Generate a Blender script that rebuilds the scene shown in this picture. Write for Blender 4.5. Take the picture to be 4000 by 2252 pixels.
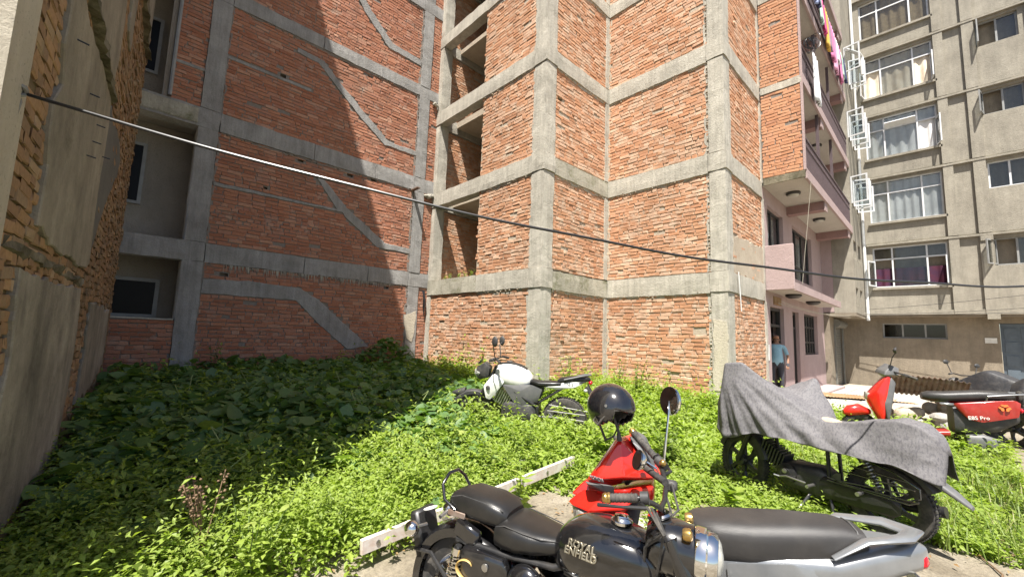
import bpy, math, random
import numpy as np
from mathutils import Vector, Matrix
random.seed(7); rng = np.random.default_rng(7)
for o in list(bpy.data.objects): bpy.data.objects.remove(o)
S = bpy.context.scene
COL = S.collection
R_ = math.radians
# ------------------------------------------------------------------ camera
CAM = np.array([0, 0, 1.55])
cR = np.array([0.72311251, -0.68983121, 0.03523058])
cU = np.array([-0.10035387, -0.05445819, 0.99346032])
cF = np.array([0.68340134, 0.72191911, 0.10860663])
cam = bpy.data.cameras.new('camera'); cam.sensor_width = 36; cam.lens = 36 * 1605.4 / 4000
cam.clip_start = .05; cam.clip_end = 2000
co = bpy.data.objects.new('camera', cam); COL.objects.link(co)
co.matrix_world = Matrix([[cR[i], cU[i], -cF[i], CAM[i]] for i in range(3)] + [[0, 0, 0, 1]])
S.camera = co
# ------------------------------------------------------------------ light
SUN = Vector((.38, .27, -1.0)).normalized()
W = bpy.data.worlds.new('World'); S.world = W; W.use_nodes = True
nt = W.node_tree; bg = nt.nodes['Background']
sky = nt.nodes.new('ShaderNodeTexSky'); sky.sky_type = 'NISHITA'; sky.sun_disc = False
sky.sun_elevation = math.asin(-SUN.z); sky.sun_rotation = math.atan2(-SUN.x, -SUN.y) % (2 * math.pi)
sky.air_density = 1.0; sky.dust_density = 1.5
nt.links.new(sky.outputs[0], bg.inputs[0]); bg.inputs[1].default_value = 0.065
sl = bpy.data.lights.new('sun', 'SUN'); sl.energy = 5.0; sl.angle = R_(.53); sl.color = (1, .955, .88)
so = bpy.data.objects.new('sun', sl); COL.objects.link(so); so.rotation_euler = SUN.to_track_quat('-Z', 'Y').to_euler()
S.view_settings.view_transform = 'Standard'; S.view_settings.look = 'None'
S.view_settings.gamma = 1; S.view_settings.exposure = 1.35
S.render.engine = 'CYCLES'; S.cycles.diffuse_bounces = 2

# ------------------------------------------------------------------ materials
MATS = {}
def _mat(name):
    m = bpy.data.materials.new(name); m.use_nodes = True
    n = m.node_tree.nodes; b = n['Principled BSDF']
    MATS[name] = m
    return m, n, m.node_tree.links, b
def c4(c): return (c[0], c[1], c[2], 1)
def noise(n, l, scale, detail=4, vec=None, stretch=None, rough=.6):
    g = n.new('ShaderNodeNewGeometry'); src = g.outputs['Position'] if vec is None else vec
    if stretch:
        mp = n.new('ShaderNodeMapping'); mp.inputs['Scale'].default_value = stretch
        l.new(src, mp.inputs['Vector']); src = mp.outputs[0]
    t = n.new('ShaderNodeTexNoise'); t.inputs['Scale'].default_value = scale; t.inputs['Detail'].default_value = detail
    t.inputs['Roughness'].default_value = rough
    l.new(src, t.inputs['Vector']); return t.outputs['Fac']
def ramp(n, l, fac, stops):
    r = n.new('ShaderNodeValToRGB'); e = r.color_ramp.elements
    while len(e) < len(stops): e.new(.5)
    for i, (p, c) in enumerate(stops): e[i].position = p; e[i].color = c4(c)
    l.new(fac, r.inputs[0]); return r.outputs[0]
def mix(n, l, fac, a, b, mode='MIX'):
    m = n.new('ShaderNodeMix'); m.data_type = 'RGBA'; m.blend_type = mode
    for s, v in ((m.inputs[0], fac), (m.inputs[6], a), (m.inputs[7], b)):
        if hasattr(v, 'is_linked'): l.new(v, s)
        else: s.default_value = v if not isinstance(v, tuple) else c4(v)
    return m.outputs[2]
def bump(n, l, b, h, strength=.4, dist=.01):
    bp = n.new('ShaderNodeBump'); bp.inputs['Strength'].default_value = strength; bp.inputs['Distance'].default_value = dist
    l.new(h, bp.inputs['Height']); l.new(bp.outputs[0], b.inputs['Normal'])
def attr(n, name):
    a = n.new('ShaderNodeAttribute'); a.attribute_name = name; return a.outputs['Fac']
def mat(name, col, rough=.6, metal=0., col2=None, scale=6., stretch=None, lo=.35, hi=.65, bmp=0., bscale=60., bdist=.005, spec=.5, coat=0., dust=0.):
    m, n, l, b = _mat(name)
    col2 = col2 or tuple(x * .8 for x in col)
    c = ramp(n, l, noise(n, l, scale, 6, stretch=stretch), [(lo, col), (hi, col2)])
    if dust:
        d = ramp(n, l, noise(n, l, 9, 8, rough=.75), [(.45, (0, 0, 0)), (.75, (dust, dust, dust))])
        c = mix(n, l, d, c, (.34, .3, .25))
        rr = n.new('ShaderNodeMath'); rr.operation = 'MULTIPLY_ADD'; l.new(d, rr.inputs[0]); rr.inputs[1].default_value = .6; rr.inputs[2].default_value = rough
        l.new(rr.outputs[0], b.inputs['Roughness'])
    else: b.inputs['Roughness'].default_value = rough
    l.new(c, b.inputs['Base Color'])
    b.inputs['Metallic'].default_value = metal
    b.inputs['Specular IOR Level'].default_value = spec; b.inputs['Coat Weight'].default_value = coat
    b.inputs['Coat Roughness'].default_value = .05
    if bmp: bump(n, l, b, noise(n, l, bscale, 5), bmp, bdist)
    return m
def brick_mat(name, cols, mortar, smear=.58, mscale=3.2, moss=None):
    m, n, l, b = _mat(name)
    c = ramp(n, l, attr(n, 'rnd'), [(i / (len(cols) - 1), q) for i, q in enumerate(cols)])
    c = mix(n, l, ramp(n, l, noise(n, l, 28, 5), [(.3, (.78, .78, .78)), (.7, (1.08, 1.08, 1.08))]), (0, 0, 0), c)
    s = noise(n, l, mscale, 9, rough=.72)
    c = mix(n, l, ramp(n, l, s, [(smear, (0, 0, 0)), (smear + .16, (.78, .78, .78))]), c, mortar)
    d = noise(n, l, .55, 4)
    c = mix(n, l, ramp(n, l, d, [(.45, (0, 0, 0)), (.72, (.32, .32, .32))]), c, (.2, .13, .09))
    if moss: c = mix(n, l, ramp(n, l, noise(n, l, 1.1, 7, rough=.7), [(.6, (0, 0, 0)), (.72, (.7, .7, .7))]), c, moss)
    l.new(c, b.inputs['Base Color']); b.inputs['Roughness'].default_value = .9; b.inputs['Specular IOR Level'].default_value = .15
    bump(n, l, b, noise(n, l, 45, 6), .6, .008); return m
def conc_mat(name, a, bcol, streak=.5, moss=None, mossthr=.6, sscale=5.5, svert=.12):
    m, n, l, b = _mat(name)
    c = ramp(n, l, noise(n, l, 1.6, 10, rough=.75), [(.32, a), (.5, tuple((p + q) / 2 for p, q in zip(a, bcol))), (.66, bcol)])
    st = noise(n, l, sscale, 7, stretch=(1, 1, svert), rough=.7)
    c = mix(n, l, ramp(n, l, st, [(.40, (1, 1, 1)), (.75, (1 - streak * .5,) * 3)]), (0, 0, 0), c)
    sp = noise(n, l, 46, 3)
    c = mix(n, l, ramp(n, l, sp, [(.60, (0, 0, 0)), (.68, (.6, .6, .6))]), c, tuple(x * .45 for x in a))
    if moss:
        c = mix(n, l, ramp(n, l, noise(n, l, 2.2, 8, rough=.75), [(mossthr, (0, 0, 0)), (mossthr + .14, (.85, .85, .85))]), c, moss)
    l.new(c, b.inputs['Base Color']); b.inputs['Roughness'].default_value = .92; b.inputs['Specular IOR Level'].default_value = .2
    bump(n, l, b, noise(n, l, 22, 9, rough=.75), .9, .016); return m
def leaf_mat(name, cols, trans=.45):
    m, n, l, b = _mat(name); out = n['Material Output']
    c = ramp(n, l, attr(n, 'rnd'), [(i / (len(cols) - 1), q) for i, q in enumerate(cols)])
    c = mix(n, l, ramp(n, l, noise(n, l, 25, 3), [(.3, (.8, .8, .8)), (.7, (1.1, 1.1, 1.1))]), (0, 0, 0), c)
    l.new(c, b.inputs['Base Color']); b.inputs['Roughness'].default_value = .48; b.inputs['Specular IOR Level'].default_value = .45
    t = n.new('ShaderNodeBsdfTranslucent'); tc = mix(n, l, 1.0, c, (1.3, 1.45, .5), 'MULTIPLY'); l.new(tc, t.inputs[0])
    mx = n.new('ShaderNodeMixShader'); mx.inputs[0].default_value = trans
    l.new(b.outputs[0], mx.inputs[1]); l.new(t.outputs[0], mx.inputs[2]); l.new(mx.outputs[0], out.inputs[0]); return m
def glass_mat(name, tint=(.88, .9, .9), gl=.16):
    m, n, l, b = _mat(name); out = n['Material Output']; n.remove(b)
    t = n.new('ShaderNodeBsdfTransparent'); t.inputs[0].default_value = c4(tint)
    g = n.new('ShaderNodeBsdfGlossy'); g.inputs['Roughness'].default_value = .03
    f = n.new('ShaderNodeFresnel'); f.inputs[0].default_value = 1.5
    a = n.new('ShaderNodeMath'); a.operation = 'MULTIPLY_ADD'; l.new(f.outputs[0], a.inputs[0]); a.inputs[1].default_value = .55; a.inputs[2].default_value = gl * .12
    x = n.new('ShaderNodeMixShader'); l.new(a.outputs[0], x.inputs[0]); l.new(t.outputs[0], x.inputs[1]); l.new(g.outputs[0], x.inputs[2])
    l.new(x.outputs[0], out.inputs[0]); return m

# ------------------------------------------------------------------ scene helpers
def tag(o, label=None, cat=None, group=None, kind=None):
    for k, v in (('label', label), ('category', cat), ('group', group), ('kind', kind)):
        if v: o[k] = v
    return o
def empty(name, loc=(0, 0, 0), rz=0, label=None, cat=None, group=None):
    o = bpy.data.objects.new(name, None); COL.objects.link(o); o.location = loc; o.rotation_euler = (0, 0, rz); o.empty_display_size = .1
    return tag(o, label, cat, group)
def link(name, me, m=None, parent=None, smooth=False):
    if m is not None and not me.materials: me.materials.append(MATS[m] if isinstance(m, str) else m)
    if smooth:
        me.polygons.foreach_set('use_smooth', [True] * len(me.polygons))
    o = bpy.data.objects.new(name, me); COL.objects.link(o)
    if parent: o.parent = parent
    return o
def np_mesh(name, V, Fs, rnd=None):
    """V (n,3); Fs list of arrays (m,k)"""
    me = bpy.data.meshes.new(name)
    V = np.asarray(V, np.float32); me.vertices.add(len(V)); me.vertices.foreach_set('co', V.ravel())
    if not isinstance(Fs, list): Fs = [Fs]
    Fs = [np.asarray(f, np.int32) for f in Fs if len(f)]
    nl = sum(f.size for f in Fs); npol = sum(len(f) for f in Fs)
    me.loops.add(nl); me.loops.foreach_set('vertex_index', np.concatenate([f.ravel() for f in Fs]))
    me.polygons.add(npol)
    tot = np.concatenate([np.full(len(f), f.shape[1], np.int32) for f in Fs])
    st = np.zeros(npol, np.int32); st[1:] = np.cumsum(tot)[:-1]
    me.polygons.foreach_set('loop_start', st); me.polygons.foreach_set('loop_total', tot)
    if rnd is not None:
        a = me.attributes.new('rnd', 'FLOAT', 'POINT'); a.data.foreach_set('value', np.asarray(rnd, np.float32))
    me.polygons.foreach_set('use_smooth', [False] * npol)
    me.update(calc_edges=True); return me
def vnoise(p, f=1.0, seed=0):
    """cheap smooth value noise on (n,3) points -> (-1..1)"""
    p = np.asarray(p, float) * f + seed * 17.31
    i = np.floor(p).astype(np.int64); t = p - i; t = t * t * (3 - 2 * t)
    def h(a, b, c):
        x = (a * 73856093) ^ (b * 19349663) ^ (c * 83492791); x = (x ^ (x >> 13)) * 1274126177 & 0x7fffffff
        return (x % 10007) / 5003.5 - 1
    r = 0
    for dx in (0, 1):
        for dy in (0, 1):
            for dz in (0, 1):
                w = (t[:, 0] if dx else 1 - t[:, 0]) * (t[:, 1] if dy else 1 - t[:, 1]) * (t[:, 2] if dz else 1 - t[:, 2])
                r = r + w * h(i[:, 0] + dx, i[:, 1] + dy, i[:, 2] + dz)
    return r
def sstep(a, b, x): t = np.clip((x - a) / (b - a), 0, 1); return t * t * (3 - 2 * t)
def proj(p):
    q = np.asarray(p, float) - CAM; d = q @ cF
    d = np.where(d < .05, .05, d)
    return 2000 + 1605.4 * (q @ cR) / d, 1126 - 1605.4 * (q @ cU) / d, (q @ cF)
class MB:
    """mesh builder: collects shapes into ONE mesh"""
    def __init__(s): s.v = []; s.f = []; s.M = None
    def add(s, vs, fs):
        k = len(s.v)
        if s.M is not None: vs = [tuple(s.M @ Vector(p)) for p in vs]
        s.v += [tuple(p) for p in vs]; s.f += [tuple(k + i for i in f) for f in fs]; return s
    def box(s, c, d, rot=None, bev=0):
        x, y, z = d[0] / 2, d[1] / 2, d[2] / 2
        if bev:
            b = bev; vs = []; fs = []
            for ax in range(3):
                for sg in (-1, 1):
                    a1, a2 = (ax + 1) % 3, (ax + 2) % 3; h = (x, y, z); q = []
                    for u, w in ((-1, -1), (1, -1), (1, 1), (-1, 1)):
                        p = [0, 0, 0]; p[ax] = sg * h[ax]; p[a1] = u * (h[a1] - b); p[a2] = w * (h[a2] - b); q.append(tuple(p))
                    vs += q if sg > 0 else q[::-1]
            fs = [tuple(range(i * 4, i * 4 + 4)) for i in range(6)]
            import itertools
            key = {p: i for i, p in enumerate(vs)}
            for ax in range(3):
                a1, a2 = (ax + 1) % 3, (ax + 2) % 3; h = (x, y, z)
                for u in (-1, 1):
                    for w in (-1, 1):
                        q = []
                        for e in (-1, 1):
                            p = [0] * 3; p[ax] = e * (h[ax] - b); p[a1] = u * h[a1]; p[a2] = w * (h[a2] - b)
                            r = [0] * 3; r[ax] = e * (h[ax] - b); r[a1] = u * (h[a1] - b); r[a2] = w * h[a2]
                            q.append((key[tuple(p)], key[tuple(r)]))
                        f = (q[0][0], q[0][1], q[1][1], q[1][0]); fs.append(f if u * w < 0 else f[::-1])
            for sx in (-1, 1):
                for sy in (-1, 1):
                    for sz in (-1, 1):
                        t = (key[(sx * x, sy * (y - b), sz * (z - b))], key[(sx * (x - b), sy * y, sz * (z - b))], key[(sx * (x - b), sy * (y - b), sz * z)])
                        fs.append(t if sx * sy * sz > 0 else t[::-1])
        else:
            vs = [(i, j, k) for i in (-x, x) for j in (-y, y) for k in (-z, z)]
            fs = [(0, 1, 3, 2), (4, 6, 7, 5), (0, 4, 5, 1), (2, 3, 7, 6), (0, 2, 6, 4), (1, 5, 7, 3)]
        if rot is not None: vs = [rot @ Vector(p) for p in vs]
        return s.add([(p[0] + c[0], p[1] + c[1], p[2] + c[2]) for p in vs], fs)
    def bb(s, x0, x1, y0, y1, z0, z1, bev=0): return s.box(((x0 + x1) / 2, (y0 + y1) / 2, (z0 + z1) / 2), (x1 - x0, y1 - y0, z1 - z0), None, bev)
    def tube(s, pts, r, n=8, cap=True, flat=1.0):
        P = [Vector(p) for p in pts]; rr = r if isinstance(r, (list, tuple)) else [r] * len(P)
        vs = []; fs = []; up = None
        for i, p in enumerate(P):
            t = (P[min(i + 1, len(P) - 1)] - P[max(i - 1, 0)]).normalized()
            if up is None:
                up = Vector((0, 0, 1)) if abs(t.z) < .9 else Vector((1, 0, 0))
            a = up.cross(t); a = a.normalized() if a.length > 1e-6 else Vector((1, 0, 0)); b = t.cross(a).normalized(); up = b
            for k in range(n):
                w = 2 * math.pi * k / n; vs.append(p + a * math.cos(w) * rr[i] + b * math.sin(w) * rr[i] * flat)
        for i in range(len(P) - 1):
            for k in range(n): fs.append((i * n + k, i * n + (k + 1) % n, (i + 1) * n + (k + 1) % n, (i + 1) * n + k))
        if cap: fs += [tuple(range(n))[::-1], tuple((len(P) - 1) * n + k for k in range(n))]
        return s.add(vs, fs)
    def lathe(s, prof, o, d, n=20, cap=True, a0=0, a1=2 * math.pi):
        """prof: [(radius, height)], axis from o along d"""
        d = Vector(d).normalized(); o = Vector(o); u = d.orthogonal().normalized(); w = d.cross(u); vs = []; fs = []
        full = abs(a1 - a0 - 2 * math.pi) < 1e-6; m = n if full else n + 1
        for r, h in prof:
            for k in range(m):
                a = a0 + (a1 - a0) * k / n; vs.append(o + d * h + (u * math.cos(a) + w * math.sin(a)) * r)
        for i in range(len(prof) - 1):
            for k in range(n):
                k2 = (k + 1) % m; fs.append((i * m + k, i * m + k2, (i + 1) * m + k2, (i + 1) * m + k))
        if cap and full:
            if prof[0][0] > 1e-5: fs.append(tuple(range(m))[::-1])
            if prof[-1][0] > 1e-5: fs.append(tuple((len(prof) - 1) * m + k for k in range(m)))
        return s.add(vs, fs)
    def ell(s, c, r, n=16, m=10, rot=None):
        prof = []; vs = []; fs = []
        for i in range(m + 1):
            a = math.pi * i / m
            for k in range(n):
                b = 2 * math.pi * k / n; p = Vector((r[0] * math.sin(a) * math.cos(b), r[1] * math.sin(a) * math.sin(b), r[2] * math.cos(a)))
                if rot is not None: p = rot @ p
                vs.append(p + Vector(c))
        for i in range(m):
            for k in range(n): fs.append((i * n + k, (i + 1) * n + k, (i + 1) * n + (k + 1) % n, i * n + (k + 1) % n))
        return s.add(vs, fs)
    def torus(s, c, ax, R, r, n=32, m=10, a0=0, a1=2 * math.pi, rz=None):
        ax = Vector(ax).normalized(); u = ax.orthogonal().normalized(); w = ax.cross(u); c = Vector(c); vs = []; fs = []
        full = abs(a1 - a0 - 2 * math.pi) < 1e-6; N = n if full else n + 1; rz = rz or r
        for i in range(N):
            a = a0 + (a1 - a0) * i / n; e = u * math.cos(a) + w * math.sin(a)
            for k in range(m):
                b = 2 * math.pi * k / m; vs.append(c + e * (R + r * math.cos(b)) + ax * rz * math.sin(b))
        for i in range(n):
            j = (i + 1) % N
            for k in range(m): fs.append((i * m + k, j * m + k, j * m + (k + 1) % m, i * m + (k + 1) % m))
        return s.add(vs, fs)
    def loft(s, rings, cap=True, closed=True):
        n = len(rings[0]); vs = [p for r in rings for p in r]; fs = []
        for i in range(len(rings) - 1):
            for k in range(n if closed else n - 1): fs.append((i * n + k, i * n + (k + 1) % n, (i + 1) * n + (k + 1) % n, (i + 1) * n + k))
        if cap and closed: fs += [tuple(range(n))[::-1], tuple((len(rings) - 1) * n + k for k in range(n))]
        return s.add(vs, fs)
    def hull(s, st, n=16, cap=True):
        """stations (x, yc, halfwidth, zbottom, ztop, exponent) -> superellipse rings"""
        rings = []
        for x, yc, hw, zb, zt, e in st:
            zc, hz = (zb + zt) / 2, (zt - zb) / 2; r = []
            for k in range(n):
                a = 2 * math.pi * (k + .5) / n; ca, sa = math.cos(a), math.sin(a)
                r.append((x, yc + hw * math.copysign(abs(ca) ** (2 / e), ca), zc + hz * math.copysign(abs(sa) ** (2 / e), sa)))
            rings.append(r)
        return s.loft(rings, cap)
    def prism(s, poly, y0, y1):
        """poly in x,z extruded along y"""
        n = len(poly); vs = [(p[0], y0, p[1]) for p in poly] + [(p[0], y1, p[1]) for p in poly]
        fs = [tuple(range(n)), tuple(range(n, 2 * n))[::-1]] + [(i, n + i, n + (i + 1) % n, (i + 1) % n) for i in range(n)]
        return s.add(vs, fs)
    def mesh(s, name):
        me = bpy.data.meshes.new(name); me.from_pydata(s.v, [], s.f); me.update(); return me
    def build(s, name, m, parent=None, smooth=False, sub=0, angle=None):
        me = s.mesh(name)
        import bmesh
        bm = bmesh.new(); bm.from_mesh(me); bmesh.ops.recalc_face_normals(bm, faces=bm.faces); bm.to_mesh(me); bm.free()
        o = link(name, me, m, parent, smooth)
        if smooth and sub == 0 and angle is not False:
            me.set_sharp_from_angle(angle=R_(angle or 40))
        if sub:
            md = o.modifiers.new('sub', 'SUBSURF'); md.levels = sub; md.render_levels = sub
        return o
def copy_tree(o, parent=None):
    c = o.copy(); COL.objects.link(c); c.parent = parent
    for ch in list(o.children): copy_tree(ch, c)
    return c
# ------------------------------------------------------------------ materials used
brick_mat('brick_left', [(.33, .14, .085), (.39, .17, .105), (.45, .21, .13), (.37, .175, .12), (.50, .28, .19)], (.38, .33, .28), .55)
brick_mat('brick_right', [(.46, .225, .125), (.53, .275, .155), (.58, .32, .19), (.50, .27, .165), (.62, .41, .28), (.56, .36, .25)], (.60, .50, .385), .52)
brick_mat('brick_side', [(.44, .215, .12), (.50, .255, .145), (.55, .30, .175), (.42, .215, .135)], (.36, .32, .27), .6)
brick_mat('brick_old', [(.27, .17, .10), (.33, .205, .11), (.39, .245, .135), (.24, .165, .105), (.43, .31, .19)], (.22, .18, .12), .55, 4.2, (.10, .085, .05))
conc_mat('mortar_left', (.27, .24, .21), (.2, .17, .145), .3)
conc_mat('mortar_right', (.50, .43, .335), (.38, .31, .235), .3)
conc_mat('mortar_old', (.22, .17, .1), (.14, .105, .065), .4)
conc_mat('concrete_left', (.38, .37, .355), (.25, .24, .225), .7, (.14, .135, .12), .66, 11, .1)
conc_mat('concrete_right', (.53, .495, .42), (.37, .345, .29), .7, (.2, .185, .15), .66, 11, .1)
conc_mat('concrete_moss', (.47, .44, .36), (.3, .28, .22), .7, (.13, .13, .06), .52, 8, .12)
conc_mat('plaster_old', (.43, .385, .30), (.23, .205, .16), 1.0, (.12, .105, .075), .6, 1.2, .25)
conc_mat('plaster_lower', (.46, .415, .335), (.2, .18, .15), 1.2, (.11, .10, .08), .58, 1.5, .22)
conc_mat('render_grey', (.19, .185, .165), (.15, .145, .13), .4)
conc_mat('whitewash', (.55, .5, .4), (.46, .41, .32), .3)
conc_mat('recess_wall', (.33, .295, .25), (.27, .24, .2), .2)
conc_mat('pink_paint', (.43, .33, .315), (.37, .28, .27), .3, None, .6, 2, .2)
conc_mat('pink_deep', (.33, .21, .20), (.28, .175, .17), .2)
conc_mat('soffit', (.50, .46, .42), (.45, .41, .37), .1)
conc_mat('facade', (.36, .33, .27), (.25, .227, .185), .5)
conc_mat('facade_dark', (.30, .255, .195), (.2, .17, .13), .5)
conc_mat('ledge_old', (.28, .25, .18), (.15, .13, .09), .6, (.07, .065, .04), .45)
mat('white_frame', (.66, .67, .68), .45, col2=(.55, .55, .55))
mat('grey_frame', (.28, .28, .27), .5)
mat('dark_frame', (.035, .032, .03), .5)
mat('room_dark', (.05, .048, .045), .9)
mat('curtain_cream', (.8, .7, .56), .8, col2=(.62, .5, .36), scale=2)
mat('curtain_white', (.82, .8, .78), .8, col2=(.64, .62, .61), scale=2)
mat('curtain_red', (.07, .005, .02), .8, col2=(.03, .004, .03), scale=3)
mat('net_curtain', (.4, .29, .16), .8, col2=(.3, .21, .11), scale=9)
glass_mat('window_glass')
mat('rail_paint', (.10, .07, .075), .5)
mat('white_pipe', (.72, .72, .7), .4)
mat('shutter_metal', (.22, .22, .2), .5, .3)
mat('blue_door', (.10, .13, .16), .6)
mat('lamp_glass', (.5, .48, .44), .3)
mat('cable_black', (.02, .02, .022), .35)
mat('cable_pale', (.4, .37, .3), .6)
mat('rusty_iron', (.16, .085, .05), .7, .3, col2=(.24, .2, .17), scale=7, bmp=.3)
mat('rust_sheet', (.26, .14, .06), .8, .1, col2=(.34, .24, .14), scale=5, bmp=.3)
mat('paper_white', (.7, .7, .66), .6)
# ground
m, n, l, b = _mat('earth')
e1 = ramp(n, l, noise(n, l, 1.4, 9, rough=.7), [(.3, (.13, .105, .07)), (.52, (.24, .205, .15)), (.7, (.34, .3, .24))])
e1 = mix(n, l, ramp(n, l, noise(n, l, 34, 4), [(.35, (.7, .7, .7)), (.7, (1.15, 1.15, 1.15))]), (0, 0, 0), e1)
l.new(e1, b.inputs['Base Color']); b.inputs['Roughness'].default_value = .95
bump(n, l, b, noise(n, l, 22, 9, rough=.7), .8, .03)
conc_mat('yard_concrete', (.44, .41, .36), (.33, .3, .25), .2)
conc_mat('paving', (.42, .4, .36), (.33, .31, .28), .2)

# ------------------------------------------------------------------ ground
def ground(x, y):
    x = np.asarray(x, float); y = np.asarray(y, float)
    d = .683 * x + .722 * y
    z = np.interp(d, [-2, 1.2, 2.3, 3.4, 5.5, 9.5, 14, 20], [-.24, -.23, -.16, -.07, -.04, .12, .05, -.06])
    vine = sstep(3.2, 7.5, y) * (1 - sstep(4.2, 6.8, x)) * .18
    far = sstep(11.5, 13.5, x) * .06
    return z + vine - far * .4
gx = np.concatenate([[-900, -300, -100, -40, -15, -6], np.arange(-3, 15, .16), np.arange(15, 26, .6), [30, 45, 100, 300, 900]])
gy = np.concatenate([[-900, -300, -100, -40, -15, -6], np.arange(-3, 12, .16), np.arange(12, 20, .8), [30, 45, 100, 300, 900]])
GX, GY = np.meshgrid(gx, gy, indexing='ij'); P = np.stack([GX.ravel(), GY.ravel(), np.zeros(GX.size)], 1)
near = ((P[:, 0] > -3) & (P[:, 0] < 15) & (P[:, 1] > -3) & (P[:, 1] < 12))
P[:, 2] = ground(P[:, 0], P[:, 1]) + near * (vnoise(P, 1.6) * .02 + vnoise(P, 4.5, 3) * .012)
nx, ny = GX.shape; idx = np.arange(nx * ny).reshape(nx, ny)
F = np.stack([idx[:-1, :-1], idx[1:, :-1], idx[1:, 1:], idx[:-1, 1:]], -1).reshape(-1, 4)
tag(link('ground', np_mesh('ground', P, F), 'earth', None, True), kind='structure')
# concrete yard slab bottom right (broken edge) and the paved forecourt
def sheet(name, poly, m, lift=.012, thick=.06, step=.14, jit=.05, seed=0):
    """ground-hugging slab with a ragged outline"""
    pts = []
    for i, a in enumerate(poly):
        q = poly[(i + 1) % len(poly)]; k = max(1, int(math.dist(a, q) / step))
        for j in range(k): t = j / k; pts.append((a[0] + (q[0] - a[0]) * t, a[1] + (q[1] - a[1]) * t))
    pp = np.array([(x, y, 0) for x, y in pts]); pp[:, 0] += vnoise(pp, 5, seed) * jit; pp[:, 1] += vnoise(pp, 5, seed + 1) * jit
    import bmesh
    bm = bmesh.new(); vs = [bm.verts.new((x, y, 0)) for x, y, _ in pp]; f = bm.faces.new(vs)
    bmesh.ops.triangulate(bm, faces=[f]); bmesh.ops.subdivide_edges(bm, edges=bm.edges[:], cuts=2, use_grid_fill=True)
    for v in bm.verts: v.co.z = float(ground(v.co.x, v.co.y)) + lift + float(vnoise(np.array([v.co]), 3, seed)[0]) * .006
    e = bmesh.ops.extrude_face_region(bm, geom=bm.faces[:])
    for v in [g for g in e['geom'] if isinstance(g, bmesh.types.BMVert)]: v.co.z -= thick
    bmesh.ops.recalc_face_normals(bm, faces=bm.faces)
    me = bpy.data.meshes.new(name); bm.to_mesh(me); bm.free(); return link(name, me, m)
tag(sheet('yard_pavement', [(3.1, -.9), (4.1, -.55), (5.0, -.35), (5.4, -.75), (6.6, -1.6), (6, -3), (2.4, -3), (2.3, -1.2)], 'yard_concrete', .014), kind='structure')
fc = tag(sheet('forecourt', [(11.2, 3.0), (11.0, 1.6), (12.0, -.2), (16, -2), (21.5, -2.6), (21.9, 2.9), (18, 3.05)], 'mortar_right', .01, jit=.03), kind='structure')
mb0 = MB().box((0, 0, 0), (.57, .57, .03), None, .006); tile_me = mb0.mesh('paving_tile'); tile_me.materials.append(MATS['paving'])
for i in range(14):
    for j in range(6):
        x, y = 11.7 + i * .6, 2.55 - j * .6
        if y < 1.9 - (x - 11.7) * .6 + .6 and j > 1: continue
        o = link('paving_tile', tile_me, None, fc); o.location = (x, y, float(ground(x, y)) + .015); o.rotation_euler = (rng.normal() * .012, rng.normal() * .012, rng.normal() * .02)
def stone(name, p, s, m='paving', parent=None, seed=0, flat=.4):
    mb = MB(); mb.ell((0, 0, 0), (s, s * .75, s * flat), 12, 8); V = np.array(mb.v)
    V *= (1 + .22 * vnoise(V / s, 1.4, seed) + .1 * vnoise(V / s, 3, seed + 2))[:, None]; mb.v = [tuple(q) for q in V]
    o = mb.build(name, m, parent, True, angle=30); o.location = p; o.rotation_euler = (0, 0, seed * 1.3); return o

# ------------------------------------------------------------------ brickwork system
BR_V = None
def brick_geo(L, H, depth, seed):
    r = np.random.default_rng(seed); a, b = L / 2, H / 2; c = .005
    back = np.array([(-a, -.05, -b), (a, -.05, -b), (a, -.05, b), (-a, -.05, b)], float)
    mid = np.array([(-a, 0, -b), (a, 0, -b), (a, 0, b), (-a, 0, b)], float)
    fr = np.array([(-a + c, depth, -b + c), (a - c, depth, -b + c), (a - c, depth, b - c), (-a + c, depth, b - c)], float)
    V = np.concatenate([back, mid, fr]); V[4:] += r.normal(0, 1, (8, 3)) * np.array([.009, .0022, .0055]); return V
BF = [(0, 1, 5, 4), (1, 2, 6, 5), (2, 3, 7, 6), (3, 0, 4, 7), (4, 5, 9, 8), (5, 6, 10, 9), (6, 7, 11, 10), (7, 4, 8, 11), (8, 9, 10, 11)]
BFn = np.array(BF)[:, ::-1]
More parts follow.
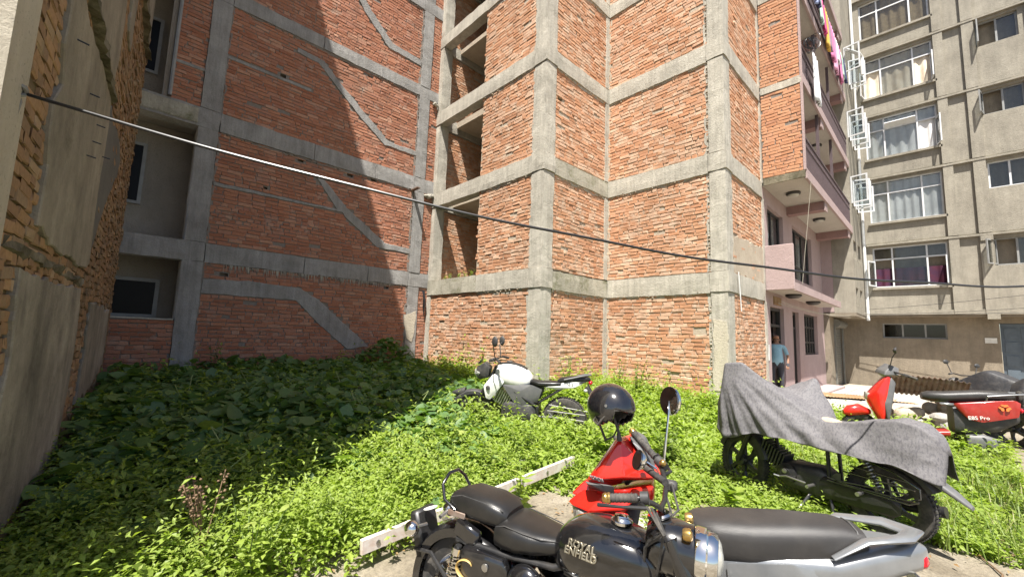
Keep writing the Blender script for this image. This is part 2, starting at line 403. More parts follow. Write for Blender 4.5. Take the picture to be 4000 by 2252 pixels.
class Bricks:
    def __init__(s, m, mort, course=.083, L=.25, gap=.014, rough=1.0, miss=.012, joint=.008):
        s.m, s.mort, s.course, s.L, s.gap, s.rough, s.miss = m, mort, course, L, gap, rough, miss; s.joint = joint
        s.items = []; s.core = MB()
    def panel(s, O, U, N, u0, u1, z0, z1, excl=None, ragged=0, core=.2, holes=()):
        O = np.array(O, float); U = np.array(U, float); N = np.array(N, float)
        nz = max(1, round((z1 - z0) / s.course)); ch = (z1 - z0) / nz
        sag = rng.normal(0, .004, 64)
        for k in range(nz):
            z = z0 + ch * (k + .5); u = u0 - rng.uniform(0, .2); head = rng.random() < .18
            while u < u1:
                Lb = (s.L if (rng.random() < (.1 if head else .78)) else s.L * .47) * rng.normal(1, .03)
                a, b = max(u, u0), min(u + Lb, u1); u += Lb + s.gap * rng.uniform(.6, 1.5)
                if ragged and b == u1: b = u1 + rng.uniform(-.07, .05) * ragged
                if b - a < .035: continue
                c = (a + b) / 2
                if rng.random() < s.miss: continue
                if excl and any(inpoly(c, z, e) for e in excl): continue
                if any(h[0] < c < h[1] and h[2] < z < h[3] for h in holes): continue
                wob = .012 * s.rough * math.sin(c * 1.7 + z0)
                s.items.append((O + U * c + np.array([0, 0, z + wob * .5 + rng.normal() * .003 * s.rough]), U, N, b - a, ch - s.gap * rng.uniform(.75, 1.25), rng.random(), abs(rng.normal(.002, .0035 * s.rough)), rng.normal(0, .010 * s.rough)))
        # mortar core box with optional pockets
        us = sorted({u0, u1, *[h[0] for h in holes], *[h[1] for h in holes]}); zs = sorted({z0, z1, *[h[2] for h in holes], *[h[3] for h in holes]})
        for i in range(len(us) - 1):
            for j in range(len(zs) - 1):
                cu, cz = (us[i] + us[i + 1]) / 2, (zs[j] + zs[j + 1]) / 2
                inh = any(h[0] < cu < h[1] and h[2] < cz < h[3] for h in holes)
                n0 = -s.joint if not inh else -.12
                pa = O + U * us[i] + N * n0; pb = O + U * us[i + 1] - N * core
                q = [O + U * us[i] + N * n0, O + U * us[i + 1] + N * n0, O + U * us[i + 1] - N * core, O + U * us[i] - N * core]
                s.core.add([(p[0], p[1], zz) for zz in (zs[j], zs[j + 1]) for p in q], [(0, 3, 2, 1), (4, 5, 6, 7)] + [(a_, (a_ + 1) % 4, 4 + (a_ + 1) % 4, 4 + a_) for a_ in range(4)])
    def finish(s, thing, cap=300):
        core = s.core.build('wall', s.mort, thing)
        it = s.items
        C = np.array([i[0] for i in it]); N = np.array([i[2] for i in it]); Ls = np.array([i[3] for i in it])
        px, py, d = proj(C); v = C - CAM; dist = np.linalg.norm(v, axis=1)
        face = -(v * N).sum(1) / dist
        score = Ls * np.clip(face, .05, 1) / dist ** 2
        ok = (px > 0) & (px < 4000) & (py > 0) & (py < 1420) & (d > .3) & (face > 0)
        score = np.where(ok, score, 0); order = np.argsort(-score); own = set(order[:cap].tolist())
        VV = []; RR = []; FF = []; k = 0
        var = {}
        for i, (c, U, Nn, L, H, r, dep, tilt) in enumerate(it):
            if i in own: continue
            V = brick_geo(L, H, dep, i); V[:, 2] += V[:, 0] * tilt
            VV.append(c + V[:, :1] * U + V[:, 1:2] * Nn + V[:, 2:] * np.array([0, 0, 1.])); FF.append((BFn if np.cross(U, Nn)[2] > 0 else BFn[:, ::-1]) + k); k += 12; RR += [r] * 12
        if VV:
            o = link('brickwork', np_mesh('brickwork', np.concatenate(VV), np.concatenate(FF), RR), s.m, core); tag(o, kind='stuff')
        for i in own:
            c, U, Nn, L, H, r, dep, tilt = it[i]
            h = L < s.L * .7; key = (h, int(r * 9))
            if key not in var:
                L0 = s.L * .47 if h else s.L
                me = np_mesh('brick', brick_geo(L0, s.course - s.gap, .006, hash(key) & 999), BFn, [(key[1] + .5) / 9] * 12); me.materials.append(MATS[s.m]); var[key] = (me, L0)
            me, L0 = var[key]
            o = bpy.data.objects.new('brick', me); COL.objects.link(o); o.parent = core
            sg = 1 if np.cross(U, Nn)[2] > 0 else -1
            Uv = Vector(U * sg); 
            o.matrix_basis = Matrix.Translation(Vector(c)) @ Matrix([[Uv[q], Nn[q], (0, 0, 1)[q]] for q in range(3)]).to_4x4() @ Matrix.Rotation(-tilt * sg, 4, 'Y') @ Matrix.Diagonal((L / L0, 1 + dep * 20, H / (s.course - s.gap), 1))
        return core
def inpoly(x, y, poly):
    r = False; n = len(poly); j = n - 1
    for i in range(n):
        xi, yi = poly[i]; xj, yj = poly[j]
        if (yi > y) != (yj > y) and x < (xj - xi) * (y - yi) / (yj - yi) + xi: r = not r
        j = i
    return r
def conc(name, m, parent, x0, x1, y0, y1, z0, z1, step=.13, amp=.006, seed=None):
    """cast-concrete member: subdivided box with uneven faces and chipped edges"""
    import bmesh
    seed = seed if seed is not None else rng.integers(1, 999)
    V = []; F = []; dims = (x1 - x0, y1 - y0, z1 - z0); lo = np.array([x0, y0, z0]); hi = np.array([x1, y1, z1])
    for ax in range(3):
        a1, a2 = (ax + 1) % 3, (ax + 2) % 3
        n1 = min(70, max(1, int(dims[a1] / step))); n2 = min(70, max(1, int(dims[a2] / step)))
        for sd in (0, 1):
            g1, g2 = np.meshgrid(np.linspace(0, 1, n1 + 1), np.linspace(0, 1, n2 + 1), indexing='ij')
            p = np.zeros((g1.size, 3)); p[:, ax] = hi[ax] if sd else lo[ax]; p[:, a1] = lo[a1] + g1.ravel() * dims[a1]; p[:, a2] = lo[a2] + g2.ravel() * dims[a2]
            idx = np.arange(g1.size).reshape(g1.shape) + sum(len(v) for v in V)
            f = np.stack([idx[:-1, :-1], idx[1:, :-1], idx[1:, 1:], idx[:-1, 1:]], -1).reshape(-1, 4)
            V.append(p); F.append(f if sd else f[:, ::-1])
    V = np.concatenate(V); F = np.concatenate(F)
    ctr = (lo + hi) / 2
    d = np.stack([vnoise(V, 4.5, seed + k) + .6 * vnoise(V, 11, seed + 7 + k) for k in range(3)], 1) * amp
    edge = (np.abs(V - ctr) > np.array(dims) / 2 - 1e-4).sum(1) >= 2
    d[edge] *= 1.6; d[edge] -= (np.sign(V - ctr)[edge]) * amp * .8
    return link(name, np_mesh(name, V + d, F), m, parent)
def slab(name, m, parent, poly, O, U, N, n0, n1, jit=.02, step=.07, seed=1, bev=.01):
    """flat plate on a wall with a ragged outline; poly in (u,z); n0..n1 along the normal"""
    O = Vector(O); U = Vector(U); N = Vector(N); pts = []
    for i, a in enumerate(poly):
        q = poly[(i + 1) % len(poly)]; k = max(1, int(math.dist(a, q) / step))
        for j in range(k): t = j / k; pts.append((a[0] + (q[0] - a[0]) * t, 0, a[1] + (q[1] - a[1]) * t))
    pp = np.array(pts); w = np.stack([vnoise(pp, 6, seed) + .7 * vnoise(pp, 15, seed + 3), vnoise(pp, 6, seed + 1) + .7 * vnoise(pp, 15, seed + 4)], 1) * jit
    pp[:, 0] += w[:, 0]; pp[:, 2] += w[:, 1]
    cen = pp.mean(0); mb = MB(); n = len(pp); vs = []
    for off, sc in ((n0, 0), (n1 - bev, 0), (n1, bev)):
        for i, p in enumerate(pp):
            if sc:
                a, c = pp[i - 1], pp[(i + 1) % n]; t = Vector((c[0] - a[0], c[2] - a[2])); t = t.normalized() if t.length else Vector((1, 0)); p = (p[0] - t.y * sc * orient(poly), 0, p[2] + t.x * sc * orient(poly))
            vs.append(O + U * p[0] + N * off + Vector((0, 0, p[2])))
    fs = [(r * n + i, r * n + (i + 1) % n, (r + 1) * n + (i + 1) % n, (r + 1) * n + i) for r in (0, 1) for i in range(n)] + [tuple(range(2 * n, 3 * n))]
    mb.add(vs, fs); return mb.build(name, m, parent)
def orient(p): return 1 if sum((p[(i + 1) % len(p)][0] - p[i][0]) * (p[(i + 1) % len(p)][1] + p[i][1]) for i in range(len(p))) < 0 else -1
def fringe(parent, m, O, U, N, u, z0, z1, w=.05, seed=0, side=1):
    """ragged strip of mortar smeared over the brick ends along a column"""
    return slab('mortar_fringe', m, parent, [(u, z0), (u + side * w, z0), (u + side * w * .8, (z0 + z1) / 2), (u + side * w, z1), (u, z1)], O, U, N, -.008, .007, .03, .05, seed, .003)
def blobs(name, m, parent, line, O, U, N, r=.02, k=26, seed=0):
    """squeezed-out mortar lumps along a line on a wall"""
    rr = np.random.default_rng(seed); mb = MB(); O = np.array(O, float); U = np.array(U, float); N = np.array(N, float)
    (a0, b0), (a1, b1) = line; n = int(math.dist(*line) * k)
    for i in range(n):
        t = rr.random(); u = a0 + (a1 - a0) * t; z = b0 + (b1 - b0) * t + rr.normal() * .02; q = r * rr.uniform(.5, 1.6)
        c = O + U * u + N * .005 + np.array([0, 0, z]); mb.ell(c, (q * rr.uniform(.8, 1.8), q * rr.uniform(.8, 1.8), q * .7), 6, 4)
    return tag(mb.build(name, m, parent, True, angle=False), kind='stuff')
# ================================================================== LEFT BRICK BUILDING (wall y = 10.62)
DL = 10.62; LX = (1, 0, 0); LN = (0, -1, 0); LO = (0, DL, 0)
lb = empty('brick_building', (3.2, 11, 0), 0, 'unfinished red brick building with grey concrete frame and diagonal stair bands', 'building')
lb.location = (0, 0, 0)
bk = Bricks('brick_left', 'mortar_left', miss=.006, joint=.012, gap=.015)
stairs = [[(1.15, 2.46), (2.2, 2.5), (3.08, 2.43), (3.5, 2.2), (4.86, 1.08), (4.3, 1.0), (3.66, 1.52), (2.98, 2.15), (1.15, 2.15)],
          [(3.17, 5.28), (3.36, 5.28), (4.0, 4.66), (5.12, 3.92), (5.91, 3.88), (5.91, 3.73), (4.9, 3.76), (3.96, 4.42), (3.9, 4.5), (1.15, 4.46), (1.15, 4.54), (3.75, 4.56)],
          [(2.5, 8.34), (3.15, 8.30), (3.62, 7.9), (4.25, 7.4), (4.98, 6.86), (5.3, 6.83), (5.91, 6.85), (5.91, 6.69), (4.9, 6.69), (4.2, 7.18), (3.46, 7.8), (3.0, 8.18), (2.5, 8.22)],
          [(3.70, 10.72), (3.96, 10.72), (4.3, 10.35), (4.95, 9.78), (5.91, 9.75), (5.91, 9.55), (4.84, 9.58), (4.1, 10.2)],
          [(1.15, 7.43), (2.9, 7.43), (2.9, 7.36), (1.15, 7.36)], [(.31, 6.93), (.79, 6.93), (.79, 6.86), (.31, 6.86)]]
lev = [(2.80, 3.21), (5.65, 6.07), (8.61, 8.95), (11.42, 11.80), (14.2, 14.6)]
zr = [(0, 2.80), (3.21, 5.65), (6.07, 8.61), (8.95, 11.42), (11.80, 14.2)]
holesL = [(1.45, 1.6, 2.52, 2.62), (4.6, 4.74, 5.52, 5.62), (2.05, 2.17, 4.62, 4.7), (3.62, 3.74, 8.5, 8.58), (5.2, 5.32, 2.66, 2.75), (4.3, 4.42, 8.42, 8.5), (2.2, 2.32, 7.44, 7.53), (3.95, 4.1, 5.5, 5.58), (4.75, 4.88, 2.68, 2.77), (2.75, 2.88, 5.52, 5.6)]
for z0, z1 in zr:
    bk.panel(LO, LX, LN, 1.15, 5.91, z0, z1, stairs, holes=[h for h in holesL if z0 < h[2] and h[3] < z1])
    bk.panel(LO, LX, LN, 6.26, 6.575, z0, z1, None)
bk.panel(LO, LX, LN, -.3, .79, 0, 1.57)
for z0, z1 in zr[2:]: bk.panel(LO, LX, LN, .31, .79, z0, z1, stairs)
core = bk.finish(lb)
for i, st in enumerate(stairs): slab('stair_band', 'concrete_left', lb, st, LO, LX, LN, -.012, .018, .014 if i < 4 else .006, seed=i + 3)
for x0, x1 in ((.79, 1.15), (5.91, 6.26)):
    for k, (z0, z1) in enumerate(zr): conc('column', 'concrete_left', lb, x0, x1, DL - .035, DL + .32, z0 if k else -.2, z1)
for z0, z1 in lev:
    for x0, x1 in ((-.3, 1.16), (1.16, 3.1), (3.1, 4.7), (4.7, 5.9), (5.9, 6.585)):
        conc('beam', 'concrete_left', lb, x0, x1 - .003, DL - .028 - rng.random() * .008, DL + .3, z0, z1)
for k, (z0, z1) in enumerate(lev[:4]):
    blobs('mortar_droppings', 'mortar_left', lb, ((1.2, z0 - .01), (5.9, z0 - .01)), LO, LX, LN, .014, 22, k)
    blobs('mortar_droppings', 'mortar_left', lb, ((5.9, z0), (5.9, z0 - 2)), LO, LX, LN, .013, 22, k + 9)
# lime drips below the first beam
dr = MB(); rr = np.random.default_rng(3)
for i in range(190):
    u = rr.uniform(1.5, 5.5); h = rr.uniform(.03, .19); dr.tube([(u, DL - .012, 2.80), (u + rr.normal() * .006, DL - .013, 2.80 - h)], [rr.uniform(.004, .016), .002], 5)
tag(dr.build('lime_drips', 'concrete_right', lb, True), kind='stuff')
# recessed bay left of the first column
rc = MB(); rc.bb(-.3, 1.0, 11.6, 11.75, 1.57, 14.2); rc.bb(.82, .98, DL + .33, 11.6, 1.57, 14.2)
rc.build('recess_wall', 'recess_wall', lb)
for z0, z1 in lev: MB().bb(-.3, .82, DL + .305, 11.6, z0 + .12, z1 - .02).build('bay_slab', 'recess_wall', lb)
conc('window_sill', 'concrete_right', lb, -.3, .785, DL - .03, DL + .2, 1.572, 1.61)
mat('dark_glass', (.012, .012, .013), .35, spec=.12)
def simple_window(parent, x0, x1, z0, z1, y, fr='white_frame', w=.05, mull=(), open_=False):
    mb = MB()
    mb.bb(x0, x0 + w, y - .06, y, z0, z1); mb.bb(x1 - w, x1, y - .06, y, z0, z1); mb.bb(x0 + w, x1 - w, y - .059, y, z0, z0 + w); mb.bb(x0 + w, x1 - w, y - .059, y, z1 - w, z1)
    for t in mull: mb.bb(t - w / 2, t + w / 2, y - .057, y, z0 + w, z1 - w)
    f = mb.build('window', fr, parent)
    MB().bb(x0 + w, x1 - w, y - .03, y - .024, z0 + w, z1 - w).build('pane', 'dark_glass', f)
    MB().bb(x0 + .005, x1 - .005, y - .012, y + .004, z0 + .005, z1 - .005).build('dark_interior', 'room_dark', f)
    return f
simple_window(lb, -.28, .55, 1.61, 2.43, 11.595, 'grey_frame', .07); simple_window(lb, -.29, .07, 3.97, 5.29, 11.595, 'grey_frame', .06); simple_window(lb, -.29, .07, 6.87, 8.14, 11.595, 'grey_frame', .06)
MB().tube([(.285, DL - .06, 6.1), (.285, DL - .06, 11.4)], .03, 10).build('drain_pipe', 'grey_frame', lb, True)
MB().tube([(.21, DL + .1, 6.1), (.21, DL + .1, 11.4)], .045, 10).build('drain_pipe', 'recess_wall', lb, True)
conc('beam_edge', 'concrete_moss', lb, -.3, .78, DL - .045, DL - .03, 5.7, 6.02)
MB().bb(-.3, 6.57, 11.78, 17, 0, 14.55).build('building_core', 'mortar_left', lb)
for k, (z0, z1) in enumerate(zr[:4]):
    fringe(lb, 'mortar_left', LO, LX, LN, 5.92, z0, z1, .07, k + 1, -1); fringe(lb, 'mortar_left', LO, LX, LN, 1.14, z0, z1, .045, k + 5, 1)
    slab('mortar_fringe', 'mortar_left', lb, [(1.2, z1 + .01), (5.9, z1 + .01), (5.9, z1 - .03), (3.5, z1 - .06), (1.2, z1 - .03)], LO, LX, LN, -.008, .006, .03, .06, k + 40, .003)
# bracket plank at the second beam, rubble lumps and patch of whitewash on the right column
MB().box((5.86, DL - .2, 5.63), (.1, .36, .03), Matrix.Rotation(.1, 3, 'Y')).build('scaffold_plank', 'rusty_iron', lb)
slab('whitewash_patch', 'whitewash', lb, [(5.86, 1.95), (6.2, 2.1), (6.2, 1.55), (6.12, 1.2), (5.95, 1.3), (5.86, 1.7)], (0, DL - .036, 0), LX, LN, 0, .006, .02, bev=.002)
wr = MB()
for k in range(5): wr.tube([(6.36 + k * .02, DL - .06, 2.72), (6.38 + k * .02, DL - .12, 2.5 - k * .05), (6.42 + .01 * k, DL - .05, 2.2 - k * .06)], .008, 6)
wr.build('hanging_wires', 'cable_black', lb, True)
blobs('rubble', 'concrete_right', lb, ((6.32, 5.58), (6.5, 5.6)), (0, DL - .05, 0), LX, LN, .05, 60, 4)
blobs('rubble', 'concrete_right', lb, ((6.32, 8.52), (6.5, 8.55)), (0, DL - .05, 0), LX, LN, .04, 60, 5)

# ================================================================== RIGHT BRICK BUILDING (stepped)
rb = empty('brick_building', (0, 0, 0), 0, 'stepped pale red brick building with raw concrete columns and open floor bays', 'building')
bk = Bricks('brick_right', 'mortar_right', .0835, .25, .016, 1.6, .012, .011)
PX, PO, PU = (-1, 0, 0), (6.59, 0, 0), (0, -1, 0)
z3 = [(0, 2.58), (3.02, 5.25), (5.67, 7.88), (8.30, 10.45), (10.82, 13.0)]
Rl = [(2.58, 3.02), (5.25, 5.67), (7.88, 8.30), (10.45, 10.82), (13.0, 13.4)]
pan = lambda x, n: dict()
bk.panel(PO, PU, PX, -10.42, -6.40, *z3[0])
for z0, z1 in z3[1:]:
    bk.panel(PO, (0, 1, 0), PX, 6.40, 8.35, z0, z1, ragged=1)
for z0, z1 in z3:
    bk.panel((0, 6.06, 0), (1, 0, 0), (0, -1, 0), 6.92, 9.14, z0, z1, holes=[(7.02, 7.2, 7.1, 7.2)] if z0 == 5.67 else ())
    bk.panel((9.14, 0, 0), PU, PX, -6.06, -3.42, z0, z1)
    bk.panel((0, 3.11, 0), (1, 0, 0), (0, -1, 0), 9.5, 11.8, z0, z1)
for z0, z1 in z3[1:]: bk.panel((0, 10.66, 0), (1, 0, 0), (0, -1, 0), 6.6, 9.2, z0, z1)
core = bk.finish(rb)
cr = lambda n, *a, m='concrete_right', **k: conc(n, m, rb, *a, **k)
for k, (z0, z1) in enumerate(z3):
    zb = z0 if k else -.2
    cr('column', 6.562, 6.9, 10.42, 10.74, zb, z1)
    cr('column', 6.555, 6.92, 6.025, 6.40, zb, z1)
    cr('column', 9.105, 9.5, 3.075, 3.42, zb, z1)
    cr('column', 8.98, 9.16, 6.03, 6.2, zb, z1)
    cr('column', 11.68, 11.84, 3.08, 3.3, zb, z1)
for k, (z0, z1) in enumerate(Rl):
    mm = 'concrete_moss' if k == 0 else 'concrete_right'
    cr('beam', 6.545, 6.83, 8.3, 10.745, z0, z1, m=mm); cr('beam', 6.548, 6.83, 6.405, 8.297, z0, z1)
    cr('beam', 6.535, 6.925, 6.0, 6.402, z0, z1)
    cr('beam', 6.928, 9.13, 6.018, 6.3, z0 - (.02 if k else .03), z1 - .03, m='concrete_moss' if k in (0, 1) else 'concrete_right')
    cr('beam', 9.1, 9.4, 3.44, 6.017, z0 - .03, z1 - .01); cr('beam', 9.09, 9.515, 3.05, 3.437, z0, z1)
    cr('beam', 9.518, 11.72, 3.07, 3.36, z0, z1)
    if k: cr('beam', 6.91, 9.2, 10.6, 10.9, z0 + .02, z1)
    blobs('mortar_droppings', 'mortar_right', rb, ((6.45, z0 - .01), (8.3, z0 - .01)), PO, (0, 1, 0), PX, .017, 22, k)
    blobs('mortar_droppings', 'mortar_right', rb, ((3.45, z0 - .02), (6.0, z0 - .02)), (9.14, 0, 0), (0, 1, 0), PX, .017, 22, k + 7)
    blobs('mortar_droppings', 'mortar_right', rb, ((6.95, z0 - .03), (9.1, z0 - .03)), (0, 6.06, 0), (1, 0, 0), (0, -1, 0), .017, 22, k + 14)
    blobs('mortar_droppings', 'mortar_right', rb, ((6.02 if 0 else 3.44, z0), (3.44, z0 - 2.2)), (9.14, 0, 0), (0, 1, 0), PX, .014, 20, k + 21)
for k, (z0, z1) in enumerate(z3[:4]):
    fringe(rb, 'concrete_right', (9.14, 0, 0), (0, 1, 0), PX, 3.40, z0, z1, .10, k + 11, 1); fringe(rb, 'mortar_right', (9.14, 0, 0), (0, 1, 0), PX, 6.04, z0, z1, .05, k + 16, -1)
    fringe(rb, 'mortar_right', (0, 6.06, 0), (1, 0, 0), (0, -1, 0), 6.91, z0, z1, .05, k + 21, 1); fringe(rb, 'mortar_right', (0, 6.06, 0), (1, 0, 0), (0, -1, 0), 9.13, z0, z1, .06, k + 24, -1); fringe(rb, 'concrete_right', PO, (0, 1, 0), PX, 6.39, z0, z1, .07, k + 26, 1)
    fringe(rb, 'mortar_right', (0, 3.11, 0), (1, 0, 0), (0, -1, 0), 9.48, z0, z1, .06, k + 31, 1); fringe(rb, 'mortar_right', (0, 3.11, 0), (1, 0, 0), (0, -1, 0), 11.8, z0, z1, .12, k + 36, -1)
    for O_, U_, N_, a_, b_ in ((PO, (0, 1, 0), PX, 6.42, 8.3), ((9.14, 0, 0), (0, 1, 0), PX, 3.45, 6.0), ((0, 6.06, 0), (1, 0, 0), (0, -1, 0), 6.95, 9.1)):
        slab('mortar_fringe', 'concrete_right', rb, [(a_, z1 + .01), (b_, z1 + .01), (b_, z1 - .05), ((a_ + b_) / 2, z1 - .09), (a_, z1 - .04)], O_, U_, N_, -.008, .007, .035, .06, k + 50, .003)
for z0, z1 in Rl[1:]: MB().bb(7.3, 9.41, 6.35, 10.58, z0 + .2, z1 - .03).build('bay_slab', 'mortar_right', rb)  # slabs added to shade the bay's back wall; front gap lets a sun band in
it = MB(); it.bb(9.42, 9.6, 6.31, 10.6, 0, 13.3); it.bb(6.84, 9.4, 6.32, 10.55, 2.62, 2.9)
it.build('inner_wall', 'mortar_right', rb)
MB().bb(9.62, 11.7, 3.4, 10.6, 0, 13.3).build('building_core', 'mortar_right', rb)
MB().bb(6.5, 9.2, 6.0, 10.9, 13.41, 13.55).build('roof', 'concrete_right', rb); MB().bb(9.21, 11.9, 3.0, 10.9, 13.41, 13.55).build('roof', 'concrete_right', rb)
slab('render_patch', 'mortar_right', rb, [(9.55, 3.9), (11.75, 3.95), (11.75, 3.0), (9.55, 3.0)], (0, 3.11, 0), (1, 0, 0), (0, -1, 0), 0, .012, .05, seed=5)
slab('whitewash_patch', 'whitewash', rb, [(3.1, 1.95), (3.38, 2.0), (3.4, .5), (3.1, .5)], (9.104, 0, 0), (0, 1, 0), PX, 0, .008, .03, bev=.002)
0 and slab('render_patch', 'concrete_right', rb, [(7.5, 3.9), (7.75, 4.1), (7.8, 3.4), (7.62, 3.1), (7.4, 3.3)], PO, (0, 1, 0), PX, 0, .012, .05, seed=7)
0 and slab('render_patch', 'mortar_right', rb, [(8.6, 2.4), (9.6, 2.3), (9.3, 1.9), (8.9, 1.2), (8.4, 1.5)], PO, (0, 1, 0), PX, -.01, .006, .08, seed=8)
MB().tube([(9.62, 3.03, 3.05), (9.66, 3.02, 2.6), (9.71, 3.02, 2.2)], .012, 6).build('white_wire', 'white_pipe', rb, True)

# ================================================================== OLD BUILDING ON THE LEFT
ob = empty('old_building', (0, 0, 0), 0, 'old brown brick building with peeling grey plaster panels and mossy ledges', 'building')
A0 = np.array([-.47, 3.5, 0]); dv = np.array([.34, 7.12, 0]); UL = dv / np.linalg.norm(dv); NL = np.array([UL[1], -UL[0], 0])
def OY(y): return (y - 3.5) / UL[1]      # y -> distance along wall
H0 = 17.9
bk = Bricks('brick_old', 'mortar_old', .08, .24, .014, 3.0, .05, .013)
plast = [[(3.85, 2.12), (4.6, 2.05), (6.0, 2.06), (6.45, 2.14), (6.3, 2.9), (6.38, 3.7), (6.25, 4.0), (5.2, 3.92), (4.5, 3.86), (3.82, 3.86), (3.8, 3.3), (3.93, 3.1), (3.74, 2.9), (3.86, 2.5)],
         [(3.6, .2), (6.0, .2), (6.25, .9), (6.3, 1.4), (6.12, 1.84), (4.7, 1.82), (4.0, 1.80), (3.62, 1.82), (3.68, 1.6), (3.74, 1.3), (3.66, .9)],
         [(7.05, .55), (8.6, .6), (9.9, .8), (9.95, 1.2), (9.8, 1.7), (8.6, 1.7), (7.1, 1.76), (7.22, 1.2)],
         [(3.8, 4.12), (6.3, 4.2), (6.45, 4.7), (6.3, 6.0), (3.8, 6.0)],
         [(7.0, 5.2), (7.45, 5.15), (7.5, 7), (6.9, 7)], [(3.8, 6.5), (10.4, 6.9), (10.4, 9.5), (3.8, 9.5)]]
P2 = [[(OY(a), b) for a, b in p] for p in plast]
bk.panel(A0, UL, NL, OY(3.08), OY(10.58), 0, 8.6, [[(cx + (a - cx) * .93, cz + (b - cz) * .93) for a, b in p] for p in P2 for cx, cz in [(sum(q[0] for q in p) / len(p), sum(q[1] for q in p) / len(p))]])
bk.finish(ob)
for i, p in enumerate(P2): slab('plaster_panel', 'plaster_lower' if i in (1, 2) else 'plaster_old', ob, p, A0, UL, NL, -.013, .03, .03 if i != 2 else .05, seed=i * 5 + 2, bev=.008)
slab('render_coat', 'render_grey', ob, [(OY(a), b) for a, b in [(6.2, 2.2), (6.5, 2.3), (6.95, 2.7), (7.3, 3.05), (8.1, 3.6), (8.3, 3.85), (7.9, 4.02), (6.9, 3.95), (6.3, 3.95), (6.3, 3.0)]], A0, UL, NL, -.013, .018, .05, seed=44)
for zz, y0, y1, dp, hh in ((4.0, 3.9, 6.3, .075, .11), (6.5, 6.4, 10.1, .09, .16), (1.93, 3.3, 6.3, .02, .09)):
    n = 26; rings = []
    for i in range(n):
        u = OY(y0) + (OY(y1) - OY(y0)) * i / (n - 1); b = A0 + UL * u; j = rng.normal(0, .012, 4)
        r = [b - NL * .01 + np.array([0, 0, zz - hh / 2 + j[0]]), b + NL * (dp + j[1]) + np.array([0, 0, zz - hh / 2 + .02 + j[2]]), b + NL * (dp * .9 + j[3]) + np.array([0, 0, zz + hh / 3]), b - NL * .01 + np.array([0, 0, zz + hh / 2 + j[1]])]
        rings.append([tuple(q) for q in r])
    MB().loft(rings).build('ledge', 'ledge_old', ob)
# body and roof of the old house, corner trim and side face
e0, e1 = A0 + UL * OY(2.75), A0 + UL * OY(10.58)
def quadblock(name, m, a, b, back, z0, z1, off=-.02):
    a = Vector(a) + Vector(NL) * off; b = Vector(b) + Vector(NL) * off; q = [a, b, b + Vector((-back, 0, 0)), a + Vector((-back, 0, 0))]
    mb = MB(); mb.add([(p.x, p.y, z) for z in (z0, z1) for p in q], [(0, 3, 2, 1), (4, 5, 6, 7)] + [(i, (i + 1) % 4, 4 + (i + 1) % 4, 4 + i) for i in range(4)]); return mb.build(name, m, ob)
quadblock('house_body', 'plaster_old', e0, e1, 6, -.3, 17.6, -.22)
quadblock('upper_wall', 'plaster_old', e0, e1, 1, 8.6, 17.6, .0)
quadblock('roof', 'ledge_old', e0, e1, 6.3, 17.6, 17.9, .06)
ct = e0; 
mb = MB(); p = Vector(A0 + UL * OY(2.73)); q = Vector(A0 + UL * OY(3.09))
for z0, z1 in ((-.2, 8.6),):
    a, b = p + Vector(NL) * .045, q + Vector(NL) * .045
    mb.add([(v.x, v.y, z) for z in (z0, z1) for v in (a, b, b - Vector(NL) * .3, a - Vector(NL) * .6)], [(0, 3, 2, 1), (4, 5, 6, 7)] + [(i, (i + 1) % 4, 4 + (i + 1) % 4, 4 + i) for i in range(4)])
mb.build('corner_trim', 'whitewash', ob)
MB().bb(-1.6, -.62, 2.79, 2.82, .4, 2.5).build('window_board', 'render_grey', ob)
# hole knots / nails on the old plaster
nl = MB()
for y, z in ((4.1, 3.5), (4.9, 3.45), (5.5, 3.4), (5.4, 3.2), (6.2, 3.3), (5.2, 3.0)):
    b = Vector(A0 + UL * OY(y)) + Vector((0, 0, z)); nl.tube([b, b + Vector(NL) * .09 + Vector((0, .02, -.01))], .006, 5)
tag(nl.build('iron_nails', 'cable_black', ob), kind='stuff')
def wall_open(name, m, parent, axis, pos, back, u0, u1, z0, z1, ops):
    """wall slab on x=pos or y=pos with real openings; ops (u0,u1,z0,z1)"""
    us = sorted({u0, u1, *[min(max(o[k], u0), u1) for o in ops for k in (0, 1)]}); zs = sorted({z0, z1, *[min(max(o[k], z0), z1) for o in ops for k in (2, 3)]})
    mb = MB()
    for i in range(len(us) - 1):
        j = 0
        while j < len(zs) - 1:
            free = lambda q: not any(o[0] < (us[i] + us[i + 1]) / 2 < o[1] and o[2] < (zs[q] + zs[q + 1]) / 2 < o[3] for o in ops)
            if not free(j): j += 1; continue
            k = j
            while k + 1 < len(zs) - 1 and free(k + 1): k += 1
            a, b = min(pos, pos + back), max(pos, pos + back)
            if axis == 'x': mb.bb(a, b, us[i], us[i + 1], zs[j], zs[k + 1])
            else: mb.bb(us[i], us[i + 1], a, b, zs[j], zs[k + 1])
            j = k + 1
    return mb.build(name, m, parent)
